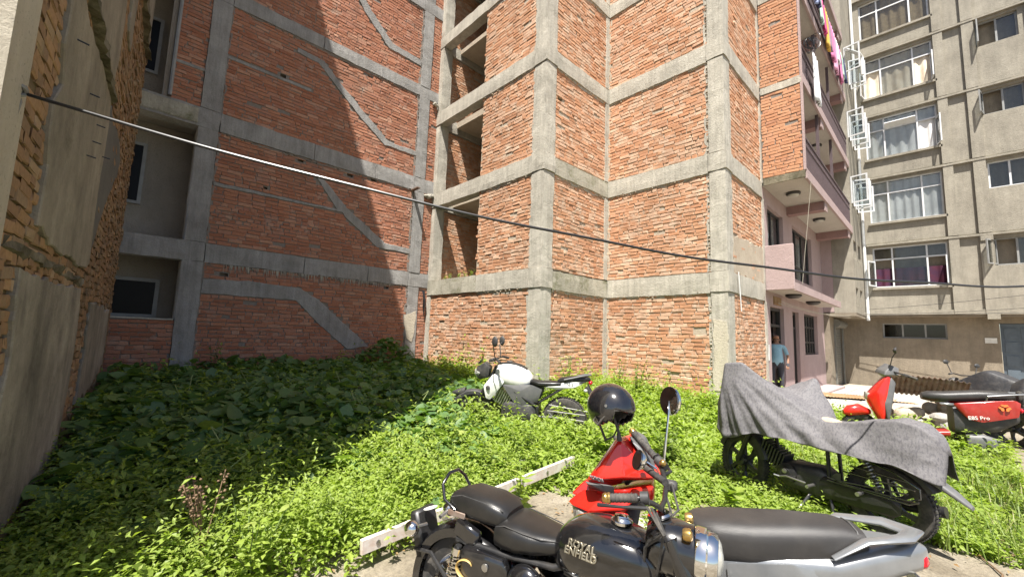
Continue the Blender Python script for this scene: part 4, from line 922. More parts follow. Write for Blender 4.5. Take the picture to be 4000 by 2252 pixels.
# ------------------------------------------------------------------ black classic motorcycle
def classic_bike():
    t = empty('motorcycle', (1.57, 1.92, -.22), R_(-75.5), 'black classic motorcycle with split leather seats and round chrome headlamp', 'motorcycle')
    B = lambda mb, nme, m, p=t, **k: mb.build(nme, m, p, True, **k)
    wheel(t, 0, 0, .325, .115, 'wire'); 
    hp = V3((1.02, .0, .9)); ax = V3((-.42, 0, 1)).normalized()
    ST = Matrix.Translation(hp) @ Matrix.Rotation(R_(8), 4, ax) @ Matrix.Translation(-hp)
    wheel(t, 1.37, 0, .335, .1, 'wire', ST)
    mg = mudguard(t, (0, 0, .325), .36, .085, 22, 205, 'black_paint', lip=.05)
    mudguard(t, (1.37, 0, .335), .365, .07, 40, 165, 'black_paint', M=ST, lip=.04)
    for s in (-1, 1):
        B(MB().tube([(-.02, s * .1, .36), (-.2, s * .11, .52), (-.33, s * .1, .5)], .011), 'mudguard_stay', 'black_satin')
    # tail: lamp housing and plate with round sticker
    bx = MB().box((-.345, 0, .56), (.07, .17, .26), Matrix.Rotation(R_(-18), 3, 'Y'), .015); tl = B(bx, 'tail_housing', 'black_satin')
    B(MB().lathe([(.045, 0), (.045, .03), (.02, .045)], (-.385, 0, .6), (-1, 0, .25), 18), 'tail_lamp', 'red_lens', tl)
    B(MB().lathe([(.042, 0), (.042, .003)], (-.3, -.02, .706), (-.3, 0, 1), 20), 'sticker', 'paper_white', tl)
    for s in (-1, 1):
        st = B(MB().tube([(-.29, s * .06, .63), (-.295, s * .135, .64)], .012), 'indicator', 'steel'); B(MB().ell((-.305, s * .165, .64), (.046, .04, .042), 18, 12), 'indicator_bulb', 'chrome', st)
    # seats
    ps = MB().hull([(-.10, 0, .06, .775, .83, 3), (-.085, 0, .105, .75, .865, 3.2), (0, 0, .118, .745, .895, 3.4), (.16, 0, .122, .75, .89, 3.4), (.25, 0, .118, .75, .872, 3.2), (.285, 0, .09, .765, .84, 3)], 24)
    pp = B(ps, 'pillion_seat', 'leather'); 
    for s in (-1, 1): B(MB().tube([(-.08, s * .098, .845), (.0, s * .104, .872), (.16, s * .107, .868), (.27, s * .1, .85)], .003, 6), 'seat_piping', 'black_plastic', pp)
    rs = MB().hull([(.22, 0, .08, .70, .76, 2.6), (.235, 0, .13, .665, .80, 3), (.29, 0, .148, .66, .822, 3), (.36, 0, .15, .665, .815, 3), (.45, 0, .135, .68, .80, 3), (.54, 0, .105, .70, .795, 3), (.61, 0, .07, .72, .79, 2.6)], 24)
    rp = B(rs, 'rider_seat', 'leather'); 
    for s in (-1, 1): B(MB().tube([(.24, s * .118, .775), (.3, s * .134, .80), (.4, s * .13, .79), (.5, s * .115, .782), (.59, s * .075, .78)], .003, 6), 'seat_piping', 'black_plastic', rp)
    for s in (-1, 1): spring(t, (.27, s * .09, .55), (.27, s * .09, .68), .028, 4, 'chrome', .005, name='seat_spring')
    gr = [(-.03, -.118, .79), (-.11, -.12, .83), (-.145, -.10, .90), (-.15, -.04, .945), (-.15, .04, .945), (-.145, .10, .90), (-.11, .12, .83), (-.03, .118, .79)]
    B(MB().tube(gr, .0095, 10), 'grab_rail', 'black_paint'); B(MB().box((-.02, -.122, .775), (.12, .01, .03), None, .003), 'grab_bracket', 'rusty_iron')
    # tank
    tk = MB().hull([(.545, 0, .05, .70, .77, 2.4), (.56, 0, .1, .66, .83, 2.6), (.62, 0, .14, .635, .885, 2.7), (.72, 0, .155, .63, .918, 2.6), (.84, 0, .157, .64, .922, 2.5), (.95, 0, .145, .66, .90, 2.5), (1.03, 0, .115, .69, .865, 2.4), (1.07, 0, .06, .73, .82, 2.2)], 32)
    tank = B(tk, 'fuel_tank', 'black_paint', sub=1)
    B(MB().lathe([(.05, 0), (.05, .012), (.034, .022), (.03, .034), (.012, .038)], (.86, 0, .918), (0, 0, 1), 24), 'filler_cap', 'chrome', tank)
    for s in (-1, 1):
        TM = frameM((.735, s * .1505, .81), (-s * -1.0 if s < 0 else -1.0, .02 * s, .0), (.0, -s * .38, 1.0)) if s > 0 else frameM((.725, -.156, .815), (1, -.01, -.06), (0.05, .30, 1))
        text_mesh(tank, 'ROYAL\nENFIELD', .041, TM, 'pewter', .009, spacing=.78, bev=.0015)
    # side boxes
    for s in (-1, 1):
        bx = B(MB().hull([(.06, s * .15, .02, .52, .62, 3), (.075, s * .15, .035, .475, .655, 4), (.2, s * .155, .04, .455, .665, 4), (.32, s * .15, .035, .465, .66, 4), (.345, s * .15, .02, .5, .62, 3)], 20), 'side_cover', 'black_paint')
        B(MB().lathe([(.018, 0), (.018, .01), (.008, .012)], (.235, s * .193, .61), (0, s, 0), 14), 'lock', 'steel', bx)
        B(MB().tube([(.1 + .055 * (1 + .5 * u) * math.cos(.4 + 5.2 * u) + .05 * u, s * .1965, .575 + .04 * math.sin(.4 + 5.2 * u) - .03 * u) for u in [i / 22 for i in range(23)]], [.003 + .009 * math.sin(3.14 * i / 22) for i in range(23)], 8, flat=.4), 'emblem', 'gold_paint', bx)
        B(MB().ell((.44, s * .15, .56), (.105, .06, .105), 20, 14), 'air_box', 'black_paint')
    spring(t, (.03, -.15, .64), (-.02, -.15, .34), .03, 9, 'chrome', .006); spring(t, (.03, .15, .64), (-.02, .15, .34), .03, 9, 'chrome', .006)
    for s in (-1, 1): B(MB().box((.06, s * .12, .7), (.16, .05, .09), Matrix.Rotation(.3, 3, 'Y'), .012), 'seat_bracket', 'black_paint')
    fr = MB()
    for s in (-1, 1):
        fr.tube([(.0, s * .13, .66), (.3, s * .12, .655), (.56, s * .09, .665), (.9, s * .03, .8), (1.0, 0, .85)], .016, 10); fr.tube([(.3, s * .12, .655), (.35, s * .12, .3), (.9, s * .1, .28), (1.0, s * .02, .72)], .016, 10); fr.tube([(0, s * .11, .325), (.35, s * .1, .32)], .02, 10)
    B(fr, 'frame', 'black_satin')
    # engine with fins
    en = MB(); en.hull([(.3, 0, .09, .2, .46, 4), (.36, 0, .14, .16, .5, 4), (.62, 0, .15, .15, .5, 4), (.76, 0, .12, .18, .44, 4)], 16); e = B(en, 'engine', 'steel')
    fn = MB()
    for k in range(9): fn.box((.62 + .012 * k, 0, .5 + k * .022), (.17, .17, .009), Matrix.Rotation(R_(15), 3, 'Y'))
    fn.tube([(.6, 0, .47), (.72, 0, .72)], .06, 14); B(fn, 'cylinder_fins', 'alloy_dark', e, angle=30)
    B(MB().tube([(.52, -.12, .55), (.44, -.13, .6), (.4, -.13, .6)], .032, 12), 'carburettor', 'steel', e)
    for s in (-1, 1): B(MB().lathe([(.09, 0), (.085, .03), (.03, .04)], (.5, s * .15, .33), (0, s, 0), 20), 'engine_cover', 'chrome', e)
    B(MB().tube([(.74, -.1, .5), (.84, -.14, .35), (.7, -.17, .2), (.3, -.19, .22), (-.35, -.2, .3)], [.02, .02, .022, .04, .04], 12), 'exhaust', 'chrome')
    # fork, headlamp nacelle
    fk = MB(); fk.M = ST
    for s in (-1, 1): fk.tube([(1.37, s * .085, .335), (1.2, s * .085, .66)], .026, 12); fk.tube([(1.2, s * .085, .66), (1.07, s * .085, .93)], .04, 14)
    B(fk, 'front_fork', 'black_paint')
    nc = MB(); nc.M = ST; nc.hull([(.98, 0, .1, .80, .95, 2.4), (1.03, 0, .125, .77, .985, 2.4), (1.1, 0, .122, .755, .985, 2.2), (1.17, 0, .112, .755, .975, 2)], 28)
    nb = B(nc, 'headlamp_nacelle', 'black_paint')
    rim = MB(); rim.M = ST; rim.lathe([(.106, 0), (.112, .01), (.112, .045), (.105, .052), (.105, .075), (.098, .09), (.09, .092)], (1.165, 0, .863), (1, 0, -.08), 32, cap=False); B(rim, 'headlamp_rim', 'chrome', nb)
    gl = MB(); gl.M = ST; gl.lathe([(.093, .088), (.07, .105), (.03, .115), (0.001, .118)], (1.165, 0, .863), (1, 0, -.08), 28); B(gl, 'headlamp_glass', 'lens_clear', nb)
    for s in (-1, 1):
        pl = MB(); pl.M = ST; pl.lathe([(.022, 0), (.026, .012), (.024, .03), (.012, .036)], (1.13, s * .1, .965), (1, s * .1, .1), 16); B(pl, 'pilot_lamp', 'gold', nb)
    sp = MB(); sp.M = ST; sp.lathe([(.05, 0), (.055, .008), (.048, .016)], (1.03, 0, .98), (-.3, 0, 1), 24); B(sp, 'speedometer', 'chrome', nb)
    # handlebar (turned), grips with brass ends
    hb = MB().tube([(.87, -.21, 1.09), (.99, -.19, 1.11), (1.035, -.13, 1.08), (1.04, -.03, 1.03), (1.03, .1, 1.02), (1.01, .24, 1.05), (.95, .38, 1.11), (.85, .48, 1.16), (.75, .56, 1.21)], .0115, 12)
    h = B(hb, 'handlebar', 'black_satin')
    for a, b2 in (((.985, -.19, 1.11), (.875, -.209, 1.091)), ((.92, .41, 1.125), (.765, .548, 1.203))):
        a, b2 = V3(a), V3(b2); d = b2 - a; g = MB().tube([a, b2], .0175, 16)
        for k in range(7): g.torus(a + d * (k + .5) / 7, d, .0175, .0025, 16, 6)
        gp = B(g, 'grip', 'rubber', h, angle=30); dn = d.normalized()
        B(MB().lathe([(.02, 0), (.023, .006), (.02, .014), (.022, .02), (.017, .032), (.006, .036)], b2, dn, 18), 'bar_end', 'gold', gp)
        B(MB().tube([a - d * .1, a - d * .38], .026, 14), 'switch_gear', 'black_plastic', h)
    B(MB().tube([(1.0, -.2, 1.09), (1.03, -.25, 1.1), (.93, -.275, 1.09), (.84, -.27, 1.075)], [.012, .009, .006, .008], 8), 'brake_lever', 'black_satin', h)
    B(MB().tube([(.97, .34, 1.06), (1.0, .4, 1.07), (.95, .48, 1.09), (.9, .54, 1.11)], [.012, .009, .006, .008], 8), 'clutch_lever', 'black_satin', h)
    B(MB().box((1.02, .3, 1.03), (.06, .05, .05), None, .01), 'master_cylinder', 'black_plastic', h); B(MB().ell((.975, .33, 1.125), (.018, .018, .018), 12, 8), 'brass_knob', 'gold', h)
    mirror(h, (.965, .385, 1.09), (.985, .43, 1.36), (.985, .45, 1.43), (-.62, -.74, .1), .078, 'round', 'chrome')
    mirror(h, (.95, .3, 1.1), (.9, .28, 1.13), (.865, .25, 1.14), (-.75, -.6, .35), .052, 'round', 'chrome')
    cb = MB()
    for k, (y0, z0) in enumerate(((-.15, 1.07), (-.1, 1.05), (.05, 1.02), (.15, 1.02), (.27, 1.05))):
        cb.tube([(1.03, y0, z0), (1.08, y0 * .8 - .05, z0 - .08), (1.0, y0 * .5 - .06 - .01 * k, .9), (.98, -.08 + .03 * k, .75), (.95, -.06 + .03 * k, .6)], .006, 6)
    cb.tube([(1.02, -.2, 1.09), (1.09, -.21, 1.0), (1.06, -.16, .86), (1.02, -.1, .7)], .006, 6); B(cb, 'control_cables', 'rubber', h)
    B(MB().tube([(.42, .12, .3), (.3, .32, .02)], .012, 8), 'side_stand', 'black_satin'); B(MB().tube([(.5, -.17, .3), (.5, -.3, .3)], .016, 10), 'footrest', 'rubber')
    return t
classic_bike()
# ------------------------------------------------------------------ red fronted scooter behind it
def scooter():
    t = empty('scooter', (2.78, .5, -.18), R_(119.5), 'red fronted scooter with charcoal seat, a black helmet on its mirror', 'scooter')
    B = lambda mb, nme, m, p=t, **k: mb.build(nme, m, p, True, **k)
    wheel(t, 0, 0, .235, .1, 5, rim='alloy_dark'); hp = V3((1.02, 0, .9)); ax = V3((-.45, 0, 1)).normalized()
    ST = Matrix.Translation(hp) @ Matrix.Rotation(R_(28), 4, ax) @ Matrix.Translation(-hp); wheel(t, 1.27, 0, .235, .095, 5, ST, rim='alloy_dark')
    mudguard(t, (1.27, 0, .235), .27, .07, 30, 160, 'red_paint', M=ST, lip=.05)
    st = MB().hull([(-.17, 0, .07, .735, .775, 2.6), (-.15, 0, .11, .69, .81, 3), (-.05, 0, .135, .635, .828, 3.2), (.15, 0, .155, .585, .815, 3.4), (.35, 0, .168, .56, .79, 3.6), (.52, 0, .16, .555, .775, 3.4), (.62, 0, .12, .58, .76, 3), (.67, 0, .05, .62, .73, 2.6)], 28)
    s = B(st, 'seat', 'seat_vinyl')
    B(MB().tube([(-.115, -.125, .75), (-.115, -.085, .812), (-.115, 0, .824), (-.115, .085, .812), (-.115, .125, .75)], .003, 6), 'seat_seam', 'grey_plastic', s)
    tail = MB().hull([(-.42, 0, .035, .70, .765, 3), (-.38, 0, .075, .655, .785, 3.2), (-.2, 0, .15, .60, .765, 3.6), (0, 0, .18, .52, .70, 3.8), (.3, 0, .175, .46, .67, 3.8), (.52, 0, .15, .42, .655, 3.6)], 28); tb = B(tail, 'tail_body', 'silver_paint')
    gr = B(MB().tube([(.02, .165, .7), (-.12, .155, .795), (-.3, .1, .815), (-.38, 0, .815), (-.3, -.1, .815), (-.12, -.155, .795), (.02, -.165, .7)], [.02, .03, .045, .05, .045, .03, .02], 14, flat=.4), 'grab_rail', 'silver_paint')
    B(MB().box((-.385, 0, .705), (.06, .14, .07), Matrix.Rotation(.3, 3, 'Y'), .02), 'tail_lamp', 'red_lens', tb)
    B(MB().box((-.4, 0, .56), (.012, .2, .15), Matrix.Rotation(.35, 3, 'Y'), .003), 'number_plate', 'paper_white', tb)
    for sd in (-1, 1): chull([(.5, sd * .17, .60), (.48, sd * .17, .40), (.0, sd * .19, .42), (-.25, sd * .14, .60), (.2, sd * .185, .655), (.3, sd * .1, .5), (-.1, sd * .1, .5)], 'side_panel', 'silver_paint', t)
    fb = MB().hull([(.45, 0, .15, .26, .42, 4), (.6, 0, .15, .22, .28, 5), (.9, 0, .16, .22, .29, 5), (1.0, 0, .17, .24, .45, 4)], 20); B(fb, 'floor_board', 'black_plastic')
    # leg shield and front apron
    chull([(1.0, .2, .3), (1.0, -.2, .3), (.98, .22, .62), (.98, -.22, .62), (.9, .17, .86), (.9, -.17, .86), (1.06, .1, .3), (1.06, -.1, .3), (1.0, .1, .9), (1.0, -.1, .9), (1.12, .12, .6), (1.12, -.12, .6)], 'leg_shield', 'black_plastic', t, .02)
    for sd in (-1, 1):
        chull([(1.34, sd * .06, .735), (1.30, sd * .13, .74), (1.2, sd * .2, .745), (1.0, sd * .235, .80), (.94, sd * .2, .86), (1.1, sd * .17, .86), (1.24, sd * .09, .84), (1.0, sd * .12, .72), (1.2, sd * .05, .72)], 'front_panel', 'red_paint', t, .022, seg=4)
        chull([(1.31, sd * .07, .73), (1.26, sd * .15, .73), (1.16, sd * .205, .735), (1.12, sd * .2, .60), (1.25, sd * .12, .57), (1.29, sd * .06, .6), (1.1, sd * .05, .7)], 'headlamp_lens', 'lens_clear', t, .01)
        chull([(1.15, sd * .215, .735), (1.0, sd * .235, .76), (.97, sd * .22, .58), (1.08, sd * .19, .48), (1.16, sd * .195, .6), (1.0, sd * .1, .6)], 'apron_side', 'black_plastic', t, .01)
    chull([(1.26, .08, .58), (1.26, -.08, .58), (1.14, .15, .5), (1.14, -.15, .5), (1.2, .05, .42), (1.2, -.05, .42), (1.05, .1, .4), (1.05, -.1, .4), (1.1, .1, .6), (1.1, -.1, .6)], 'lower_apron', 'black_plastic', t, .012)
    # handlebar cowl (turned left)
    cow = [(1.03, .19, 1.155), (1.05, .12, 1.15), (1.22, .14, .895), (1.2, .05, .88), (1.14, .2, 1.0), (1.16, .22, .93), (.84, .15, .96), (.79, .06, .93), (.80, -.12, .93), (.86, -.2, 1.06), (.92, -.24, 1.12), (1.1, -.08, .92), (1.0, .24, .97)]
    cw = chull(cow, 'handlebar_cowl', 'red_paint', t, .03, seg=5)
    chull([(1.225, .14, .893), (1.2, .22, .905), (1.05, .25, .925), (1.05, .22, .86), (1.2, .13, .855), (1.21, .1, .87)], 'lamp_strip', 'grey_plastic', cw, .006)
    chull([(1.19, .16, .862), (1.0, .235, .90), (.84, .16, .92), (.84, .1, .80), (1.12, .12, .76), (1.0, 0, .8), (.82, -.1, .9)], 'cowl_lower', 'red_paint', cw, .025, seg=4)
    text_mesh(cw, 'HONDA', .028, frameM((1.15, .222, .94), (-.55, .45, .05), (.12, .1, 1)), 'silver_paint', .002)
    chull([(.9, .12, 1.1), (.84, .16, .99), (.82, -.14, .99), (.88, -.2, 1.11), (.98, .1, 1.15), (.95, -.2, 1.14)], 'instrument_panel', 'grey_plastic', cw, .01)
    for a, b2, g0 in (((.9, .2, 1.03), (.8, .42, 1.03), 1), ((.98, -.22, 1.03), (1.08, -.4, 1.03), 1)):
        h = B(MB().tube([a, b2], .017, 14), 'grip', 'rubber')
    mb = B(MB().tube([(1.03, .17, 1.15), (1.035, .18, 1.2), (1.06, .2, 1.28)], [.016, .008, .007], 10), 'mirror_stalk', 'black_plastic')
    B(MB().tube([(.1, .2, .25), (-.3, .22, .35)], [.05, .04], 14), 'engine_case', 'alloy_dark'); B(MB().tube([(.2, -.16, .2), (-.3, -.19, .32)], [.04, .05], 14), 'exhaust', 'black_satin')
    spring(t, (.05, .14, .5), (0, .14, .25), .028, 7, 'black_satin'); B(MB().tube([(.35, .05, .25), (.3, .28, -.0)], .012, 8), 'side_stand', 'black_satin')
    return t
scooter()
# helmet hanging over the scooter mirror
def helmet():
    c = np.array([2.78, .5, -.18]); h = R_(119.5); p = (2.78 + math.cos(h) * 1.075 - math.sin(h) * .22, .5 + math.sin(h) * 1.075 + math.cos(h) * .22, -.18 + 1.335)
    t = empty('helmet', p, 0, 'glossy black open-face helmet hung on the scooter mirror', 'helmet')
    t.rotation_euler = (R_(-6), R_(16), R_(-98))
    def shell(r, name, m, parent, n=40, mrows=26):
        vs = []; fs = []; keep = {}
        for i in range(mrows + 1):
            a = math.pi * .79 * i / mrows
            for k in range(n):
                b_ = 2 * math.pi * k / n; x = r * 1.08 * math.sin(a) * math.cos(b_); y = r * .93 * math.sin(a) * math.sin(b_); z = r * 1.0 * math.cos(a)
                vs.append((x, y, z))
        def cut(p): return p[0] > .035 and p[2] < .028 + .02 * 0 and abs(p[1]) < .088
        for i in range(mrows):
            for k in range(n):
                q = (i * n + k, i * n + (k + 1) % n, (i + 1) * n + (k + 1) % n, (i + 1) * n + k); cen = [sum(vs[j][d] for j in q) / 4 for d in range(3)]
                if not cut(cen): fs.append(q)
        mb = MB().add(vs, fs); o = mb.build(name, m, parent, True, angle=False); md = o.modifiers.new('t', 'SOLIDIFY'); md.thickness = .012; md.offset = -1; md2 = o.modifiers.new('s', 'SUBSURF'); md2.levels = 1; md2.render_levels = 1; return o
    mat('helmet_paint', (.008, .008, .01), .12, coat=1.0, dust=.05)
    shell(.132, 'shell', 'helmet_paint', t); shell(.113, 'liner', 'rubber', t)
    ed = []
    for k in range(26):
        a = R_(-10 + 200 * k / 25); ed.append((.075 + .055 * math.sin(a) * .6, .098 * math.cos(a), .03 * math.sin(a) - .005 + (.0 if 10 < k < 15 else -.0)))
    MB().tube([(.03, .107, -.09), (.055, .105, -.03), (.09, .085, .022), (.118, .045, .038), (.126, 0, .04), (.118, -.045, .038), (.09, -.085, .022), (.055, -.105, -.03), (.03, -.107, -.09)], .006, 8).build('edge_trim', 'rubber', t, True)
    for s in (-1, 1): MB().lathe([(.008, 0), (.008, .003)], (.05, s * .113, .03), (.3, s, .1), 12).build('rivet', 'steel', t)
    MB().tube([(.02, .1, -.07), (.03, .06, -.16), (.03, .0, -.18), (.02, -.1, -.07)], .008, 8, flat=.3).build('chin_strap', 'rubber', t, True)
helmet()
# ------------------------------------------------------------------ white and black street motorcycle in the weeds
def street_bike():
    t = empty('motorcycle', (4.98, 4.02, -.03), R_(123), 'white and black street motorcycle standing in the weeds by the brick wall', 'motorcycle')
    B = lambda mb, nme, m, p=t, **k: mb.build(nme, m, p, True, **k)
    wheel(t, 0, 0, .31, .14, 5, rim='alloy_dark'); hp = V3((1.0, 0, .9)); ax = V3((-.45, 0, 1)).normalized()
    ST = Matrix.Translation(hp) @ Matrix.Rotation(R_(6), 4, ax) @ Matrix.Translation(-hp)
    wheel(t, 1.34, 0, .3, .11, 5, ST, rim='alloy_dark')
    mudguard(t, (1.34, 0, .3), .335, .075, 25, 150, 'black_plastic', 'front_mudguard', ST, .05); 
    fe = MB(); fe.M = ST; fe.hull([(1.68, 0, .02, .56, .60, 2.5), (1.6, 0, .06, .54, .64, 2.5), (1.48, 0, .07, .56, .67, 2.5)], 14); B(fe, 'mudguard_tip', 'black_plastic')
    B(MB().hull([(.46, 0, .07, .80, .88, 2.6), (.52, 0, .13, .72, .96, 2.7), (.62, 0, .165, .68, 1.03, 2.6), (.76, 0, .18, .68, 1.065, 2.5), (.9, 0, .17, .72, 1.06, 2.5), (1.0, 0, .12, .8, 1.02, 2.4), (1.04, 0, .06, .86, .97, 2.2)], 24), 'fuel_tank', 'white_paint', sub=1)
    B(MB().hull([(.55, 0, .06, .965, .99, 3), (.65, 0, .085, 1.0, 1.045, 3), (.8, 0, .09, 1.04, 1.078, 3), (.95, 0, .07, 1.02, 1.06, 3)], 16), 'tank_pad', 'black_satin')
    B(MB().lathe([(.045, 0), (.045, .012), (.02, .018)], (.82, 0, 1.072), (0, 0, 1), 18), 'filler_cap', 'steel')
    for s in (-1, 1):
        chull([(1.03, s * .16, .9), (1.17, s * .17, .72), (1.13, s * .15, .54), (1.06, s * .14, .52), (.98, s * .16, .68), (.85, s * .17, .78), (.9, s * .1, .9), (1.05, s * .1, .7)], 'tank_shroud', 'white_paint', t, .012)
        B(MB().lathe([(.03, 0), (.03, .02), (.01, .025)], (1.09, s * .165, .7), (.3, s, 0), 14), 'shroud_vent', 'black_plastic')
        chull([(.9, s * .15, .76), (.62, s * .17, .68), (.45, s * .15, .78), (.3, s * .13, .72), (.36, s * .13, .55), (.58, s * .15, .46), (.66, s * .14, .44), (.75, s * .15, .6), (.5, s * .08, .6)], 'side_panel', 'grey_plastic', t, .015)
        chull([(.1, s * .1, .72), (.32, s * .13, .76), (-.1, s * .11, .84), (-.33, s * .06, .905), (-.36, s * .05, .88), (-.15, s * .1, .76), (.0, s * .06, .8)], 'tail_panel', 'white_paint', t, .01)
    B(MB().hull([(-.02, 0, .08, .78, .80, 3), (.05, 0, .12, .765, .84, 3), (.2, 0, .13, .75, .835, 3), (.36, 0, .13, .74, .83, 3), (.48, 0, .1, .76, .85, 3), (.52, 0, .06, .78, .86, 2.6)], 20), 'rider_seat', 'leather')
    B(MB().hull([(-.36, 0, .05, .86, .9, 3), (-.3, 0, .09, .85, .93, 3), (-.1, 0, .11, .82, .92, 3), (.06, 0, .11, .8, .89, 3), (.1, 0, .07, .8, .86, 3)], 18), 'pillion_seat', 'leather')
    B(MB().tube([(.0, .13, .87), (-.28, .1, .94), (-.36, 0, .945), (-.28, -.1, .94), (.0, -.13, .87)], .013, 10), 'grab_rail', 'grey_plastic')
    B(MB().box((-.36, 0, .84), (.05, .14, .05), None, .015), 'tail_lamp', 'red_lens')
    B(MB().hull([(-.32, 0, .05, .7, .84, 3), (-.4, 0, .04, .58, .7, 3), (-.44, 0, .06, .45, .52, 3)], 12), 'plate_holder', 'black_plastic'); B(MB().box((-.42, 0, .62), (.01, .19, .13), Matrix.Rotation(.3, 3, 'Y'), .003), 'number_plate', 'paper_white')
    for s in (-1, 1): B(MB().ell((-.3, s * .13, .74), (.03, .04, .025), 12, 8), 'indicator', 'lens_clear')
    en = B(MB().hull([(.36, 0, .12, .26, .5, 4), (.45, 0, .16, .2, .54, 4), (.75, 0, .16, .2, .54, 4), (.9, 0, .11, .26, .5, 4)], 18), 'engine', 'alloy_dark')
    fn = MB()
    for k in range(7): fn.box((.8 + .03 * k, 0, .5 + k * .018), (.018, .2, .19), Matrix.Rotation(R_(-25), 3, 'Y'))
    B(fn, 'cylinder_fins', 'steel', en, angle=30)
    for s in (-1, 1): B(MB().lathe([(.1, 0), (.095, .03), (.04, .045)], (.5, s * .15, .36), (0, s, 0), 20), 'engine_cover', 'alloy_dark', en)
    fr = MB()
    for s in (-1, 1): fr.tube([(1.0, s * .03, .85), (.7, s * .14, .66), (.38, s * .14, .48), (.36, s * .12, .3)], .022, 10); fr.tube([(.4, s * .1, .5), (.0, s * .09, .76), (-.3, s * .07, .86)], .014, 8); fr.tube([(.38, s * .1, .34), (0, s * .1, .31)], .026, 10)
    B(fr, 'frame', 'black_satin')
    gd = MB()
    for p in ([(.2, .17, .52), (-.33, .19, .47), (-.36, .19, .41), (-.25, .19, .23), (-.05, .19, .2), (.2, .17, .42)], [(.22, .17, .44), (-.3, .19, .42)], [(.2, .17, .36), (-.28, .19, .34)], [(.2, .17, .28), (-.25, .19, .26)]): gd.tube(p, .008, 7)
    B(gd, 'saree_guard', 'steel')
    B(MB().tube([(.85, -.12, .45), (.9, -.14, .25), (.5, -.16, .2), (.2, -.18, .3), (-.05, -.18, .36)], [.022, .022, .03, .055, .06], 12), 'exhaust', 'black_satin')
    B(MB().tube([(.42, .16, .33), (.42, .26, .33)], .014, 8), 'footrest', 'rubber'); B(MB().tube([(.05, .14, .42), (.02, .22, .42)], .014, 8), 'footrest', 'steel')
    B(MB().tube([(.45, .1, .25), (.38, .28, .0)], .014, 8), 'side_stand', 'black_satin')
    fk = MB(); fk.M = ST
    for s in (-1, 1): fk.tube([(1.34, s * .095, .3), (1.17, s * .095, .68)], .03, 12); fk.tube([(1.17, s * .095, .68), (1.0, s * .095, 1.02)], .021, 12)
    B(fk, 'front_fork', 'black_satin')
    hl = chull([(1.3, .06, .99), (1.3, -.06, .99), (1.34, .05, .9), (1.34, -.05, .9), (1.28, .05, .8), (1.28, -.05, .8), (1.1, .12, .98), (1.1, -.12, .98), (1.12, .11, .84), (1.12, -.11, .84), (1.18, .1, 1.06), (1.18, -.1, 1.06)], 'headlamp', 'black_plastic', t, .015, ST)
    chull([(1.335, .045, .95), (1.335, -.045, .95), (1.345, .04, .88), (1.345, -.04, .88), (1.3, .04, .82), (1.3, -.04, .82), (1.25, .09, .9), (1.25, -.09, .9)], 'headlamp_glass', 'lens_clear', hl, .006, ST)
    pl = MB(); pl.M = ST; pl.box((1.26, 0, 1.06), (.015, .17, .075), Matrix.Rotation(-.5, 3, 'Y'), .003); pf = B(pl, 'front_plate', 'black_satin')
    text_mesh(pf, '7202', .05, ST @ frameM((1.27, 0, 1.063), (0, 1, 0), (-.5, 0, 1)), 'paper_white', .001)
    hb = MB(); hb.M = ST; hb.tube([(.9, .38, 1.09), (.97, .26, 1.12), (1.04, .12, 1.1), (1.06, 0, 1.08), (1.04, -.12, 1.1), (.97, -.26, 1.12), (.9, -.38, 1.09)], .012, 10); h = B(hb, 'handlebar', 'black_satin')
    for s in (-1, 1):
        g = MB(); g.M = ST; g.tube([(.97, s * .25, 1.12), (.9, s * .38, 1.09)], .018, 12); B(g, 'grip', 'rubber', h)
        g = MB(); g.M = ST; g.tube([(1.03, s * .2, 1.13), (1.04, s * .3, 1.12), (.97, s * .38, 1.1)], .007, 8); B(g, 'lever', 'alloy_dark', h)
        g = MB(); g.M = ST; g.tube([(1.0, s * .24, 1.13), (1.03, s * .27, 1.3), (1.0, s * .3, 1.33)], .008, 8); mk = B(g, 'mirror_stalk', 'black_plastic', h)
        mm = MB(); mm.M = ST; mm.ell((1.0, s * .32, 1.38 if s > 0 else 1.36), (.022, .05, .075), 16, 10, Matrix.Rotation(R_(65), 3, 'Z')); B(mm, 'mirror', 'black_plastic', mk)
    B(MB().box((1.08, 0, 1.09), (.1, .16, .04), Matrix.Rotation(.4, 3, 'Y'), .01), 'instrument_panel', 'black_plastic', h)
    t.scale = (1.06, 1.06, 1.06)
    text_mesh(t, 'FZ S', .05, frameM((-.08, .135, .865), (-1, 0, .0), (0.2, 0, 1)), 'black_satin', .001)
    return t
street_bike()
